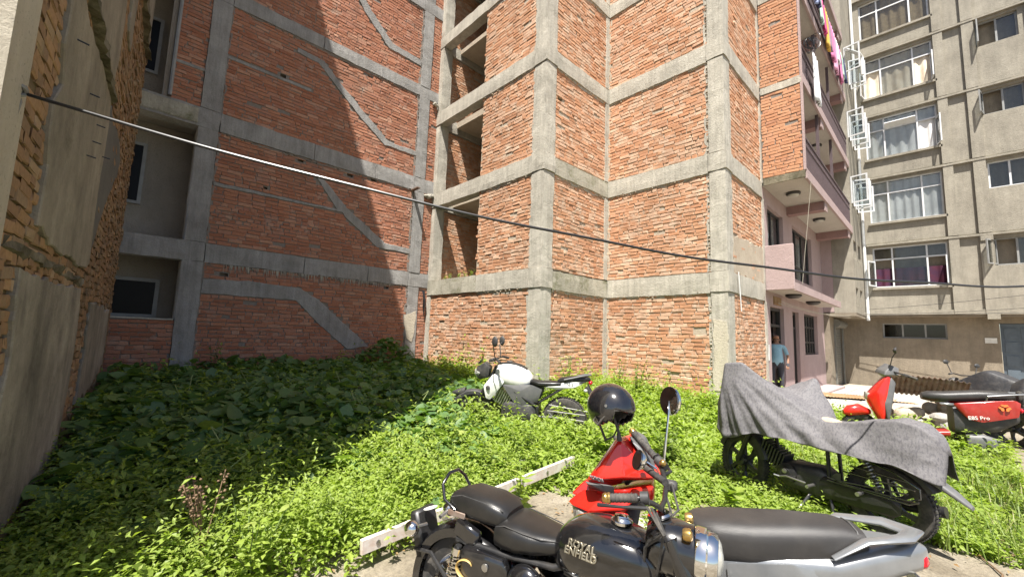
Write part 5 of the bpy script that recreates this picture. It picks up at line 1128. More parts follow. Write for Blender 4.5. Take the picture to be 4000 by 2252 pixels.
# ------------------------------------------------------------------ motorcycle under a patterned cover
def commuter(name, loc, rz, label, group=None, full=True):
    t = empty(name, loc, rz, label, 'motorcycle', group); fw = 1.0 if full else .6
    B = lambda mb, nme, m, p=t, **k: mb.build(nme, m, p, True, **k)
    wheel(t, 0, 0, .305, .1, 6, rim='alloy_dark'); hp = V3((.97, 0, .9)); ax = V3((-.45, 0, 1)).normalized()
    ST = Matrix.Translation(hp) @ Matrix.Rotation(R_(-14), 4, ax) @ Matrix.Translation(-hp)
    wheel(t, 1.27, 0, .3, .085, 6, ST, rim='alloy_dark')
    mudguard(t, (1.27, 0, .3), .33, .06, 20, 165, 'black_plastic', 'front_mudguard', ST, .06); mudguard(t, (0, 0, .305), .36, .075, 60, 150, 'black_plastic', 'rear_mudguard', None, .04)
    B(MB().hull([(-.2, 0, .075, .58, .66, 3), (-.3, 0, .07, .54, .61, 3), (-.42, 0, .055, .47, .52, 3), (-.5, 0, .03, .42, .445, 3)], 16), 'tail_mudguard', 'grey_plastic')
    B(MB().hull([(.45, 0, .08, .72, .84, 3), (.6, 0, .14, .66, .93, 2.6), (.85, 0, .15, .7, .96, 2.5), (.98, 0, .08, .78, .9, 2.4)], 18), 'fuel_tank', 'black_satin')
    B(MB().hull([(-.32, 0, .08, .78, .86, 3), (-.2, 0, .12, .74, .88, 3), (.2, 0, .13, .7, .82, 3), (.5, 0, .1, .72, .82, 3)], 18), 'seat', 'leather')
    en = B(MB().hull([(.38, 0, .1, .22, .42, 4), (.46, 0, .14, .18, .46, 4), (.75, 0, .14, .18, .44, 4), (.84, 0, .1, .22, .4, 4)], 18), 'engine', 'alloy_dark')
    fn = MB()
    for k in range(8): fn.box((.82 + .028 * k, 0, .4 + k * .016), (.014, .18, .17), Matrix.Rotation(R_(-20), 3, 'Y'))
    B(fn, 'cylinder_fins', 'alloy_dark', en, angle=30)
    for s in (-1, 1): c_ = B(MB().lathe([(.095, 0), (.09, .03), (.05, .045), (.048, .05)], (.74, s * .13, .34), (0, s, 0), 20), 'engine_cover', 'black_satin', en); B(MB().lathe([(.022, .045), (.022, .06), (.01, .064)], (.74, s * .13, .36), (0, s, 0), 12), 'cover_bolt', 'steel', c_)
    fr = MB()
    for s in (-1, 1): fr.tube([(.95, s * .02, .82), (.5, s * .1, .72), (.1, s * .11, .72), (-.25, s * .1, .76)], .015, 9); fr.tube([(.4, s * .1, .72), (.38, s * .11, .26)], .017, 9); fr.tube([(.4, s * .1, .3), (0, s * .1, .305)], .02, 9)
    fr.tube([(.95, 0, .8), (.85, 0, .3)], .018, 9); B(fr, 'frame', 'black_satin')
    cg = MB().hull([(.46, .12, .02, .24, .36, 3), (.42, .12, .028, .2, .4, 3), (.1, .12, .028, .22, .38, 3), (-.07, .12, .028, .22, .39, 3), (-.12, .12, .015, .26, .35, 3)], 16); B(cg, 'chain_cover', 'black_satin')
    for s in (-1, 1): spring(t, (.12, s * .13, .68), (-.02, s * .13, .34), .03, 10, 'steel', .006)
    gd = MB()
    for p in ([(.36, .2, .42), (.2, .2, .40), (-.2, .2, .41), (-.27, .2, .45), (-.27, .2, .52), (-.1, .18, .6), (.1, .15, .64)], [(.36, .2, .395), (-.2, .2, .385), (-.26, .2, .42)], [(.3, .2, .41), (-.2, .2, .46)], [(.25, .17, .5), (-.24, .2, .5)], [(.2, .16, .56), (-.2, .19, .55)]): gd.tube(p, .007, 7)
    B(gd, 'saree_guard', 'black_paint')
    gl = B(MB().tube([(.56, .17, .3), (.72, .2, .32), (.78, .2, .30), (.82, .23, .31)], .009, 8), 'gear_lever', 'steel'); B(MB().tube([(.5, .14, .3), (.5, .27, .3)], .016, 10), 'footrest', 'steel'); B(MB().tube([(.12, .17, .36), (.12, .25, .36)], .017, 10), 'footrest', 'steel')
    cs = MB(); cs.tube([(.38, .12, .22), (.3, .2, 0)], .014, 8); cs.tube([(.38, -.12, .22), (.3, -.2, 0)], .014, 8); cs.tube([(.38, -.12, .22), (.38, .12, .22)], .014, 8); B(cs, 'centre_stand', 'black_satin')
    B(MB().tube([(.55, .1, .2), (.6, .32, .02)], .013, 8), 'side_stand', 'steel')
    B(MB().tube([(.8, -.08, .42), (.88, -.12, .2), (.4, -.16, .2), (-.3, -.18, .3)], [.02, .02, .035, .045], 12), 'exhaust', 'black_satin')
    fk = MB(); fk.M = ST
    for s in (-1, 1): fk.tube([(1.27, s * .085, .3), (.98, s * .085, .98)], .024, 12)
    B(fk, 'front_fork', 'black_satin')
    hl = MB(); hl.M = ST; hl.ell((1.12, 0, .88), (.09, .11, .11), 18, 12); B(hl, 'headlamp', 'black_plastic')
    hb = MB(); hb.M = ST; hb.tube([(.86, .36 * fw, 1.03), (.95, .2 * fw, 1.06), (.98, 0, 1.04), (.95, -.2 * fw, 1.06), (.86, -.36 * fw, 1.03)], .012, 10); h = B(hb, 'handlebar', 'black_satin')
    for s in (-1, 1):
        g = MB(); g.M = ST; g.tube([(.92, s * .26 * fw, 1.05), (.86, s * .37 * fw, 1.03)], .018, 10); B(g, 'grip', 'rubber', h)
        if full: g = MB(); g.M = ST; g.tube([(.94, s * .24, 1.06), (.97, s * .3, 1.24)], .008, 8); g.ell((.98, s * .32, 1.28), (.02, .06, .045), 14, 8); B(g, 'mirror', 'black_plastic', h)
    return t
commuter('motorcycle', (4.88, .41, -.06), R_(74.5), 'black commuter motorcycle parked under a patterned grey cloth cover', full=False)
def draped(name, m, loc, rz, st, label, cat, group=None, nu=46, fold=.02, seed=0, sub=1, nv=34, peak=None):
    """cloth laid over a vehicle: stations (x, left hem (y,z), left knee, ridge left, ridge right, right knee, right hem)"""
    xs = [s[0] for s in st]; X = np.linspace(xs[0], xs[-1], nu); K = len(st[0]) - 1; cols = np.array([[c for p in s[1:] for c in p] for s in st])
    A = np.stack([np.interp(X, xs[::1] if xs[0] < xs[-1] else xs[::-1], cols[:, k] if xs[0] < xs[-1] else cols[::-1, k]) for k in range(cols.shape[1])], 1)
    for _ in range(2): A[1:-1] = .25 * A[:-2] + .5 * A[1:-1] + .25 * A[2:]
    V = []
    tt = np.linspace(0, K - 1, nv)
    for i in range(nu):
        q = A[i].reshape(K, 2); y = np.interp(tt, range(K), q[:, 0]); z = np.interp(tt, range(K), q[:, 1])
        for _ in range(1): y[1:-1] = .2 * y[:-2] + .6 * y[1:-1] + .2 * y[2:]; z[1:-1] = .2 * z[:-2] + .6 * z[1:-1] + .2 * z[2:]
        V += [(X[i], y[j], z[j]) for j in range(nv)]
    V = np.array(V); idx = np.arange(nu * nv).reshape(nu, nv); F = np.stack([idx[:-1, :-1], idx[1:, :-1], idx[1:, 1:], idx[:-1, 1:]], -1).reshape(-1, 4)
    t01 = np.tile(np.abs(np.linspace(-1, 1, nv)), nu); s1 = np.sign(np.tile(np.linspace(-1, 1, nv), nu)) * -1
    # diagonal tension folds running from the bars to the tail plus crumples
    ph = V[:, 0] * 2.2 + V[:, 2] * 9.5
    ph2 = V[:, 2] * 11 - V[:, 0] * 3.5 + vnoise(V, 2.2, seed) * 1.6
    f = (np.abs(np.sin(ph2 * .9)) ** .6 * .9 + np.sin(ph * 2.0 + vnoise(V, 4, seed + 1) * 2) * .35) * fold * 1.5 * (.3 + .7 * t01) + vnoise(V, 6, seed + 2) * fold * .6
    if peak:
        th = np.arctan2(V[:, 2] - peak[1], peak[0] - V[:, 0] + .12) ; rd = np.hypot(V[:, 2] - peak[1], peak[0] - V[:, 0])
        w_ = th * 13 + vnoise(V, 1.7, seed + 6) * 1.3; ridge = .5 + .5 * np.cos(w_ * 1.6) + .35 * np.cos(w_ * 3.7 + 1)
        f = f * .35 + ridge * fold * 1.25 * sstep(.12, .55, rd) * (.35 + .65 * t01) * (1 - .5 * sstep(1.2, 1.6, rd)) + fold * .3 * (1 - np.abs(vnoise(V, 9, seed + 9))) ** 2 * sstep(.2, -.3, V[:, 0])
    V[:, 1] += s1 * f * (.35 + .65 * t01); V[:, 2] += f * (1 - t01) * .8 + vnoise(V, 12, seed + 4) * fold * .18
    hem = (t01 > .985); V[hem, 2] += vnoise(V[hem], 6, seed + 3) * .03
    o = link(name, np_mesh(name, V, F), m, None, True); o.location = loc; o.rotation_euler = (0, 0, rz)
    md = o.modifiers.new('thick', 'SOLIDIFY'); md.thickness = .004
    md = o.modifiers.new('sub', 'SUBSURF'); md.levels = sub; md.render_levels = sub
    return tag(o, label, cat, group)
cov = [(1.38, (.30, .66), (.28, .92), (.16, 1.08), (-.05, 1.08), (-.2, .92), (-.22, .74)),
       (1.25, (.38, .60), (.40, 1.02), (.35, 1.38), (-.02, 1.18), (-.26, 1.0), (-.3, .74)),
       (1.08, (.38, .62), (.38, 1.04), (.30, 1.40), (-.08, 1.15), (-.34, 1.05), (-.38, .78)),
       (.92, (.32, .68), (.32, .95), (.22, 1.25), (-.14, 1.10), (-.42, 1.16), (-.46, .88)),
       (.74, (.26, .68), (.25, .86), (.13, 1.08), (-.14, 1.04), (-.46, 1.26), (-.56, .98)),
       (.58, (.23, .67), (.21, .78), (.09, .95), (-.1, .95), (-.36, 1.0), (-.45, .82)),
       (.4, (.22, .67), (.19, .75), (.1, .88), (-.1, .88), (-.2, .76), (-.26, .64)),
       (.1, (.22, .66), (.2, .76), (.12, .95), (-.12, .95), (-.2, .78), (-.24, .64)),
       (-.12, (.215, .65), (.2, .78), (.13, 1.0), (-.13, 1.0), (-.2, .8), (-.24, .64)),
       (-.26, (.20, .62), (.18, .77), (.12, .98), (-.12, .98), (-.18, .8), (-.22, .62)),
       (-.36, (.16, .58), (.14, .72), (.08, .9), (-.08, .9), (-.14, .75), (-.18, .58)),
       (-.40, (.11, .58), (.09, .66), (.04, .78), (-.04, .78), (-.08, .66), (-.12, .58))]
draped('bike_cover', 'bike_cover', (4.88, .41, -.06), R_(74.5), cov, 'grey patterned cloth cover draped over the parked commuter motorcycle', 'cover', fold=.026, nu=120, nv=84, peak=(1.2, 1.42), sub=0)
c, s_ = math.cos(R_(74.5)), math.sin(R_(74.5))
tag(stone('stone', (4.88 + c * .42 - s_ * .02, .41 + s_ * .42, -.06 + .885), .12, 'mortar_right', seed=3, flat=.3), 'flat broken stone weighing down the patterned bike cover', 'stone')
# ------------------------------------------------------------------ red electric scooter
def e_scooter():
    t = empty('electric_scooter', (9.2, -.25, .0), R_(104), 'red electric scooter with orange triangular badge on its side panel', 'scooter')
    B = lambda mb, nme, m, p=t, **k: mb.build(nme, m, p, True, **k)
    wheel(t, 0, 0, .22, .1, 5, rim='alloy_dark'); hp = V3((.95, 0, .9)); ax = V3((-.4, 0, 1)).normalized()
    ST = Matrix.Translation(hp) @ Matrix.Rotation(R_(20), 4, ax) @ Matrix.Translation(-hp); wheel(t, 1.22, 0, .22, .09, 5, ST, rim='alloy_dark')
    fe = MB(); fe.M = ST; fe.hull([(1.42, 0, .03, .4, .46, 2.4), (1.36, 0, .065, .38, .53, 2.4), (1.22, 0, .075, .4, .56, 2.4), (1.1, 0, .06, .42, .5, 2.4)], 18); B(fe, 'front_mudguard', 'red_paint')
    B(MB().hull([(-.34, 0, .06, .80, .85, 3), (-.28, 0, .1, .77, .885, 3), (0, 0, .12, .74, .875, 3), (.3, 0, .125, .7, .83, 3), (.46, 0, .11, .685, .82, 2.6), (.53, 0, .06, .70, .79, 2.4)], 22), 'seat', 'seat_vinyl')
    for s in (-1, 1):
        sp = chull([(.27, s * .165, .70), (.2, s * .19, .70), (.13, s * .19, .50), (-.0, s * .19, .475), (-.33, s * .16, .58), (-.36, s * .15, .76), (-.3, s * .16, .80), (.2, s * .1, .6), (-.3, s * .08, .7)], 'side_panel', 'red_shaded', t, .012)
        text_mesh(sp, 'E8S Pro', .062, frameM((.04, s * .1995, .535), (-s, 0, .12 if s > 0 else -.12), (0, 0, 1)), 'paper_white', .001)
        for k in range(3):
            a = R_(90 + 120 * k); ox, oz = -.2, .69; pts = []
            for da, rr_ in ((-.95, .075), (-.5, .088), (0, .07), (.5, .088), (.95, .075), (0, .018)): pts.append((ox + rr_ * .62 * math.cos(a + da * .9), oz + rr_ * .62 * math.sin(a + da * .9) * .85))
            MB().prism(pts, s * .172, s * .196).build('badge', 'orange_decal', sp)
        B(MB().tube([(-.05, s * .15, .74), (-.06, s * .17, .82), (-.3, s * .15, .86), (-.42, s * .1, .87)], .018, 10, flat=.6), 'grab_rail', 'silver_paint')
        B(MB().box((.3, s * .1, .67), (.15, .03, .035), None, .01), 'trim', 'silver_paint')
    B(MB().hull([(.25, 0, .14, .3, .66, 4), (.1, 0, .15, .3, .68, 4), (-.15, 0, .14, .36, .7, 4), (-.35, 0, .1, .5, .72, 4)], 18), 'body', 'black_plastic')
    B(MB().box((-.4, 0, .8), (.05, .12, .2), None, .02), 'backrest', 'rubber'); B(MB().box((-.38, 0, .66), (.04, .16, .06), None, .015), 'tail_lamp', 'red_lens')
    B(MB().hull([(.3, 0, .15, .25, .33, 5), (.6, 0, .15, .22, .28, 5), (.9, 0, .16, .22, .3, 5), (.98, 0, .15, .26, .4, 4)], 18), 'floor_board', 'red_shaded')
    B(MB().hull([(.15, .1, .06, .12, .3, 3), (0, .1, .09, .1, .33, 3), (-.15, .1, .05, .14, .28, 3)], 16), 'motor_case', 'grey_plastic')
    ap = chull([(.84, .09, .99), (.84, -.09, .99), (.9, .11, 1.0), (.9, -.11, 1.0), (1.02, .17, .78), (1.02, -.17, .78), (1.12, .12, .70), (1.12, -.12, .70), (1.13, .08, .62), (1.13, -.08, .62), (1.0, .16, .35), (1.0, -.16, .35), (.95, .15, .36), (.95, -.15, .36), (.93, .17, .66), (.93, -.17, .66)], 'front_apron', 'red_paint', t, .02, None, 3)
    chull([(.85, .1, .985), (.85, -.1, .985), (.80, .1, .9), (.80, -.1, .9), (.86, .16, .64), (.86, -.16, .64), (.90, .16, .38), (.90, -.16, .38), (.95, .17, .6), (.95, -.17, .6), (.93, .15, .37), (.93, -.15, .37)], 'leg_shield', 'grey_plastic', t, .012)
    chull([(1.135, .07, .74), (1.135, -.07, .74), (1.15, .06, .64), (1.15, -.06, .64), (1.08, .13, .73), (1.1, .12, .65), (1.08, -.13, .73), (1.1, -.12, .65)], 'headlamp', 'lens_clear', ap, .01)
    chull([(.78, .1, 1.12), (.78, -.1, 1.12), (.95, .1, 1.07), (.95, -.1, 1.07), (.97, .12, 1.02), (.97, -.12, 1.02), (.8, .14, 1.03), (.8, -.14, 1.03), (.86, .08, 1.16), (.86, -.08, 1.16)], 'handlebar_cowl', 'grey_plastic', t, .015, ST)
    chull([(.95, .12, 1.03), (.95, -.12, 1.03), (.8, .14, 1.03), (.8, -.14, 1.03), (.94, .08, .98), (.94, -.08, .98), (.84, .1, .98), (.84, -.1, .98)], 'cowl_trim', 'silver_paint', t, .01, ST)
    for s in (-1, 1):
        g = MB(); g.M = ST; g.tube([(.85, s * .1, 1.07), (.8, s * .25, 1.06)], .011, 8); h = B(g, 'handlebar', 'black_satin')
        g = MB(); g.M = ST; g.tube([(.8, s * .24, 1.06), (.73, s * .38, 1.03)], .019, 12); B(g, 'grip', 'rubber', h); g = MB(); g.M = ST; g.tube([(.85, s * .22, 1.07), (.82, s * .34, 1.05)], .007, 7); B(g, 'lever', 'alloy_dark', h)
    t.scale = (1.1, 1.1, 1.1)
    mirror(t, (.86, .12, 1.12), (.83, .14, 1.26), (.78, .16, 1.36), (-1, .35, 0), .075, 'oval', 'black_plastic')
    B(MB().tube([(.2, .05, .22), (.1, .25, 0)], .012, 8), 'side_stand', 'black_satin')
    return t
e_scooter()
# bikes behind: two under black covers
commuter('motorcycle', (12.35, -1.0, -.03), R_(58), 'dark motorcycle under a black cover behind the electric scooter', full=True)
blk = [(1.0, (.25, .6), (.22, .75), (.12, .92), (-.12, .92), (-.2, .75), (-.25, .6)), (.85, (.3, .55), (.25, .8), (.15, 1.0), (-.15, 1.0), (-.25, .8), (-.3, .55)), (.5, (.32, .5), (.26, .85), (.16, 1.2), (-.16, 1.2), (-.26, .85), (-.32, .5)), (.3, (.32, .5), (.25, .8), (.14, 1.12), (-.14, 1.12), (-.25, .8), (-.32, .5)), (-.1, (.28, .55), (.22, .7), (.12, .92), (-.12, .92), (-.22, .7), (-.28, .55)), (-.45, (.2, .55), (.16, .65), (.08, .76), (-.08, .76), (-.16, .65), (-.2, .55))]
draped('bike_cover', 'black_cover', (12.35, -1.0, -.03), R_(58), blk, 'black tent-shaped cover over the motorcycle behind the electric scooter', 'cover', fold=.012, seed=5, nu=40)
commuter('motorcycle', (10.2, -1.75, -.02), R_(58), 'dark motorcycle under a silvery black cover beside the blue door', full=False)
bl2 = [(1.1, (.3, .7), (.3, .9), (.22, 1.06), (-.22, 1.06), (-.3, .9), (-.3, .7)), (.9, (.42, .72), (.4, .95), (.2, 1.2), (-.2, 1.2), (-.4, .95), (-.42, .72)), (.7, (.36, .7), (.3, .9), (.14, 1.12), (-.14, 1.12), (-.3, .9), (-.36, .7)), (.3, (.26, .6), (.2, .8), (.1, .92), (-.1, .92), (-.2, .8), (-.26, .6)), (-.3, (.22, .6), (.18, .75), (.1, .88), (-.1, .88), (-.18, .75), (-.22, .6))]
draped('bike_cover', 'black_cover', (10.2, -1.75, -.02), R_(58), bl2, 'silvery black cover on the motorcycle beside the blue door', 'cover', fold=.014, seed=8, nu=36)
# ================================================================== VEGETATION
leaf_mat('herb_leaf', [(.19, .27, .04), (.26, .35, .055), (.33, .42, .08), (.22, .30, .055), (.40, .45, .13)], .48)
leaf_mat('vine_leaf', [(.085, .155, .045), (.12, .21, .06), (.15, .25, .07), (.10, .19, .08), (.21, .30, .08)], .38)
leaf_mat('weed_leaf', [(.10, .165, .025), (.14, .21, .03), (.19, .26, .04), (.16, .21, .035)], .42)
leaf_mat('grass_blade', [(.11, .18, .03), (.15, .22, .04), (.20, .26, .06), (.27, .26, .10)], .35)
leaf_mat('dry_leaf', [(.2, .11, .05), (.28, .17, .08), (.35, .25, .13)], .2)
mat('stem_green', (.13, .19, .05), .6); mat('stem_brown', (.16, .1, .055), .8); mat('tendril', (.28, .34, .12), .5)
HERB = (np.array([(0, 0, 0), (.45, .23, .07), (.45, -.23, .07), (.5, 0, 0), (1, 0, -.12)], float), np.array([(0, 3, 1), (1, 3, 4), (0, 2, 3), (2, 4, 3)]))
_ho = [(0.06, 0), (-.12, .2), (-.02, .42), (.25, .5), (.55, .42), (.82, .2), (1, 0), (.82, -.2), (.55, -.42), (.25, -.5), (-.02, -.42), (-.12, -.2)]
HEART = (np.array([(.32, 0, -.05)] + [(x, y, .05 * abs(y) * 2 - .13 * max(0, x - .5)) for x, y in _ho], float), np.array([(0, i + 1, (i + 1) % 12 + 1) for i in range(12)]))
_wo = [(0, 0), (.2, .16), (.5, .2), (.8, .1), (1, 0), (.8, -.1), (.5, -.2), (.2, -.16)]
WILLOW = (np.array([(.45, 0, -.03)] + [(x, y, .1 * abs(y) - .18 * x * x) for x, y in _wo], float), np.array([(0, i + 1, (i + 1) % 8 + 1) for i in range(8)]))
def rot_mats(az, tilt, roll):
    ca, sa, ct, st, cr_, sr = np.cos(az), np.sin(az), np.cos(tilt), np.sin(tilt), np.cos(roll), np.sin(roll)
    x = np.stack([ca * ct, sa * ct, st], 1); y0 = np.stack([-sa, ca, 0 * ca], 1); z0 = np.cross(x, y0)
    y = y0 * cr_[:, None] + z0 * sr[:, None]; z = np.cross(x, y); return np.stack([x, y, z], 2)
def leaves(tpl, P, az, tilt, roll, size, wid=1.0, rnd=None):
    V0, F0 = tpl; M = rot_mats(az, tilt, roll); n = len(P)
    T = V0[None] * np.stack([np.ones(n), np.broadcast_to(wid, n) if np.ndim(wid) else np.full(n, wid), np.ones(n)], 1)[:, None, :]
    V = np.einsum('nij,nkj->nki', M, T) * size[:, None, None] + P[:, None, :]
    F = (F0[None] + (np.arange(n) * len(V0))[:, None, None]).reshape(-1, 3)
    r = rng.random(n) if rnd is None else rnd
    return V.reshape(-1, 3), F, np.repeat(r, len(V0))
def join(parts):
    V = []; F = []; R = []; k = 0
    for v, f, r in parts: V.append(v); F.append(f + k); R.append(r); k += len(v)
    return np.concatenate(V), np.concatenate(F), np.concatenate(R)
def wall_dist(x, y):
    d = np.full(x.shape, 9.)
    d = np.minimum(d, np.where(x < 6.6, DL - y, 9)); d = np.minimum(d, np.where(y > 6, 6.55 - x, 9)); d = np.minimum(d, np.where((x > 6.5) & (x < 9.2), 6.02 - y, 9))
    d = np.minimum(d, np.where((y > 3) & (y < 6.1), 9.1 - x, 9)); d = np.minimum(d, np.where((x > 9) & (x < 11.9), 3.05 - y, 9))
    return d
def inframe(x, y, z, mg=250):
    px, py, d = proj(np.stack([x, y, z], 1)); return (d > .5) & (px > -mg) & (px < 4000 + mg) & (py < 2252 + 900)
def seg_d(x, y, a, b):
    a = np.array(a); b = np.array(b); ab = b - a; t = np.clip(((x - a[0]) * ab[0] + (y - a[1]) * ab[1]) / (ab @ ab), 0, 1); return np.hypot(x - a[0] - ab[0] * t, y - a[1] - ab[1] * t)
def nz(x, y, f, s=0): return vnoise(np.stack([x, y, 0 * x], 1), f, s)
def hveg(x, y):
    """herb height"""
    dw = wall_dist(x, y)
    h = .12 + .15 * sstep(2.6, 3.4, y) * (1 - sstep(4.5, 6, x)) + .16 * (nz(x, y, .9, 5) + .4) + .13 * nz(x, y, 2.6, 6) + .2 * np.exp(-((x - .3) ** 2 / .8 + (y - 3.2) ** 2 / .15))
    h = h + .36 * (1 - sstep(.3, 1.7, dw)) * sstep(4, 6, x)
    h = np.where((x > 3.4) & (x < 7.5) & (y < 2.9), np.minimum(h, .07 + .06 * sstep(0, 1, dw)), h)
    return np.clip(h, .045, .9)
def bare(x, y):
    """0 bare .. 1 overgrown"""
    m = sstep(.10, .5, y - (2.72 + .1 * np.sin(x * 3)) + .22 * nz(x, y, 2.2, 8)) 
    r = sstep(3.25, 3.9, x + .35 * nz(x, y, 1.5, 9)) * sstep(.55, 1.0, seg_d(x, y, (2.78, .5), (2.16, 1.6)))
    g = np.maximum(m, r * .9)
    g = g * (1 - .75 * np.exp(-(seg_d(x, y, (3.3, 2.3), (4.3, 1.6)) / .33) ** 2))
    g = g * np.where((y < .9) & (x < 5.1), sstep(.1, .7, y - .15), 1) * (1 - sstep(9.6, 11.2, x - .4 * nz(x, y, 1.2, 3)) * (y < 2.6)) * np.where(y < -.2, .25, 1)
    return np.clip(g, 0, 1)
def scatter(x0, x1, y0, y1, per):
    n = int((x1 - x0) * (y1 - y0) * per); x = rng.uniform(x0, x1, n); y = rng.uniform(y0, y1, n); return x, y
# --- small-leaved herbs
X, Y = scatter(-.6, 10.6, -.6, 10.5, 700)
z = ground(X, Y); keep = inframe(X, Y, z) & (wall_dist(X, Y) > .04) & (X > -.42 + .05 * (Y - 3.5)) ; dd = .683 * X + .722 * Y
keep &= rng.random(len(X)) < bare(X, Y) * np.clip(4.2 / np.maximum(dd, 1), .30, 1) ** 1.1
vm = sstep(3.9, 5.4, Y) * (1 - sstep(3.6, 5.6, X))           # vine zone
keep &= rng.random(len(X)) < 1 - .72 * vm
X, Y, dd = X[keep], Y[keep], dd[keep]; z = ground(X, Y); H = hveg(X, Y) * rng.uniform(.55, 1.15, len(X)) * np.where(rng.random(len(X)) < .05, rng.uniform(1.3, 2.0, len(X)), 1); K = 7
P = []; AZ = []; TI = []; SZ = []; RN = []
lean = rng.normal(0, .25, (len(X), 2)); base = rng.uniform(0, 6.28, len(X)); plant = rng.random(len(X))
sc = np.clip(dd / 4.4, .8, 1.7)
for k in range(K):
    t = (k + 1) / K * rng.uniform(.9, 1.1, len(X))
    if k >= 2: pass
    for s in (0, 1):
        if s and k == K - 1: continue
        P.append(np.stack([X + lean[:, 0] * H * t, Y + lean[:, 1] * H * t, z + H * t], 1)); AZ.append(base + k * 1.57 + s * 3.14 + rng.normal(0, .35, len(X)))
        TI.append(rng.normal(.12 - .35 * (1 - t) + (.45 if k == K - 1 else 0), .35)); SZ.append(rng.uniform(.038, .075, len(X)) * sc * (1.05 - .3 * (t > .9))); RN.append(np.clip(plant * .45 + .3 * rng.random(len(X)) + .12 * (t - .5) + .13 + .3 * nz(X, Y, 1.1, 21), 0, 1))
P, AZ, TI, SZ, RN = [np.concatenate(a) for a in (P, AZ, TI, SZ, RN)]
v, f, r = leaves(HERB, P, AZ, TI, rng.normal(0, .35, len(P)), SZ * np.tile(1 + .35 * (nz(X, Y, .7, 31) > .15), 2 * K - 1), 1.05, RN)
tag(link('weeds', np_mesh('weeds', v, f, r), 'herb_leaf'), 'low mass of small-leaved green weeds covering the plot', 'weeds', kind='stuff')
NH = len(f)
# --- broad leaved vine
vine = empty('ground_vine', (2, 6, 0), 0, 'sprawling heart-leaved vine covering the shaded plot under the brick wall', 'vine')
vine.location = (0, 0, 0)
X, Y = scatter(-.4, 6.2, 3.0, 10.45, 250)
dens = np.maximum(sstep(3.5, 5.0, Y + .5 * nz(X, Y, 1.1, 2)) * (1 - sstep(4.0, 6.2, X - .3 * (Y - 6))), .28 * sstep(2.9, 3.3, Y) * (nz(X, Y, 1.3, 4) > .05) * (X > 1.2) * (X < 3.9)) 
dens = np.maximum(dens, .5 * np.exp(-((X - 5.1) ** 2 + (Y - 9.7) ** 2) / .6))
keep = (rng.random(len(X)) < dens) & (X > -.38 + .05 * (Y - 3.5)) & (wall_dist(X, Y) > .08) & (seg_d(X, Y, (4.9, 4.0), (4.2, 5.15)) > .25)
X, Y = X[keep], Y[keep]; gz = ground(X, Y)
top = .22 + .20 * sstep(3.5, 6.5, Y) + .10 * nz(X, Y, .8, 11) + .06 * nz(X, Y, 2.0, 12) + .65 * np.exp(-((X - 5.2) ** 2 + (Y - 9.9) ** 2) / .35) + .12 * sstep(.8, 0, wall_dist(X, Y))
lay = rng.random(len(X)); zz = gz + np.maximum(.06, top * (.35 + .7 * lay ** .5))
P = np.stack([X, Y, zz], 1); size = np.clip(rng.normal(.115, .035, len(X)), .05, .2) * (.8 + .4 * lay); az = rng.uniform(0, 6.28, len(X)); ti = rng.normal(-.15, .42, len(X)); ro = rng.normal(0, .42, len(X)); wd = rng.uniform(.85, 1.1, len(X)); rn = rng.random(len(X))
px, py, d = proj(P); vis = (px > 0) & (px < 4000) & (py > 0) & (py < 2252)
own = np.argsort(-np.where(vis & (lay > .55), size / np.maximum(d, .5), 0))[:300]; mask = np.ones(len(X), bool); mask[own] = False
v, f, r = leaves(HEART, P[mask], az[mask], ti[mask], ro[mask], size[mask], wd[mask], rn[mask])
# vine stems and leaf stalks
stm = MB()
for k in range(34):
    i = rng.integers(len(X)); p = P[i].copy(); a = rng.uniform(0, 6.28); pts = []
    for j in range(9): pts.append(tuple(p)); a += rng.normal(0, .5); p = p + np.array([math.cos(a) * .13, math.sin(a) * .13, 0]); p[2] = float(ground(p[0], p[1])) + .25 + .2 * float(sstep(3.5, 6.5, p[1])) + .1 * float(nz(np.array([p[0]]), np.array([p[1]]), .8, 11)[0]) + rng.normal(0, .02)
    stm.tube(pts, [.0035] * 8 + [.0015], 5)
tag(stm.build('vine_stems', 'stem_green', vine, True), kind='stuff')
lm = link('leaf_mass', np_mesh('leaf_mass', v, f, r), 'vine_leaf', vine, True); tag(lm, kind='stuff')
lv = []
for k in range(10):
    me = np_mesh('leaf', HEART[0] * np.array([1, .85 + .03 * k, .6 + .15 * (k % 4)]), HEART[1], [k / 9.] * len(HEART[0])); me.materials.append(MATS['vine_leaf']); me.polygons.foreach_set('use_smooth', [True] * len(me.polygons)); lv.append(me)
Ms = rot_mats(az[own], ti[own], ro[own])
for j, i in enumerate(own):
    o = bpy.data.objects.new('leaf', lv[j % 10]); COL.objects.link(o); o.parent = vine
    o.matrix_basis = Matrix.Translation(V3(P[i])) @ Matrix(Ms[j].tolist()).to_4x4() @ Matrix.Scale(float(size[i]), 4)
# curling tendrils standing above the leaves
td = MB()
for k in range(16):
    x, y = rng.uniform(.5, 4.5), rng.uniform(4.0, 8.5); z0 = float(ground(x, y)) + .4; pts = []; a0 = rng.uniform(0, 6.28); hh = rng.uniform(.1, .22)
    for j in range(12):
        t = j / 11; a = t * 4.2; pts.append((x + math.cos(a0) * (.12 * math.sin(a * .8)), y + math.sin(a0) * (.12 * math.sin(a * .8)), z0 + hh * math.sin(min(a, 2.6) * .75) + (.0 if a < 2.6 else -(a - 2.6) * .03)))
    td.tube(pts, [.006 - .004 * j / 11 for j in range(12)], 6)
tag(td.build('tendrils', 'tendril', vine, True), kind='stuff')
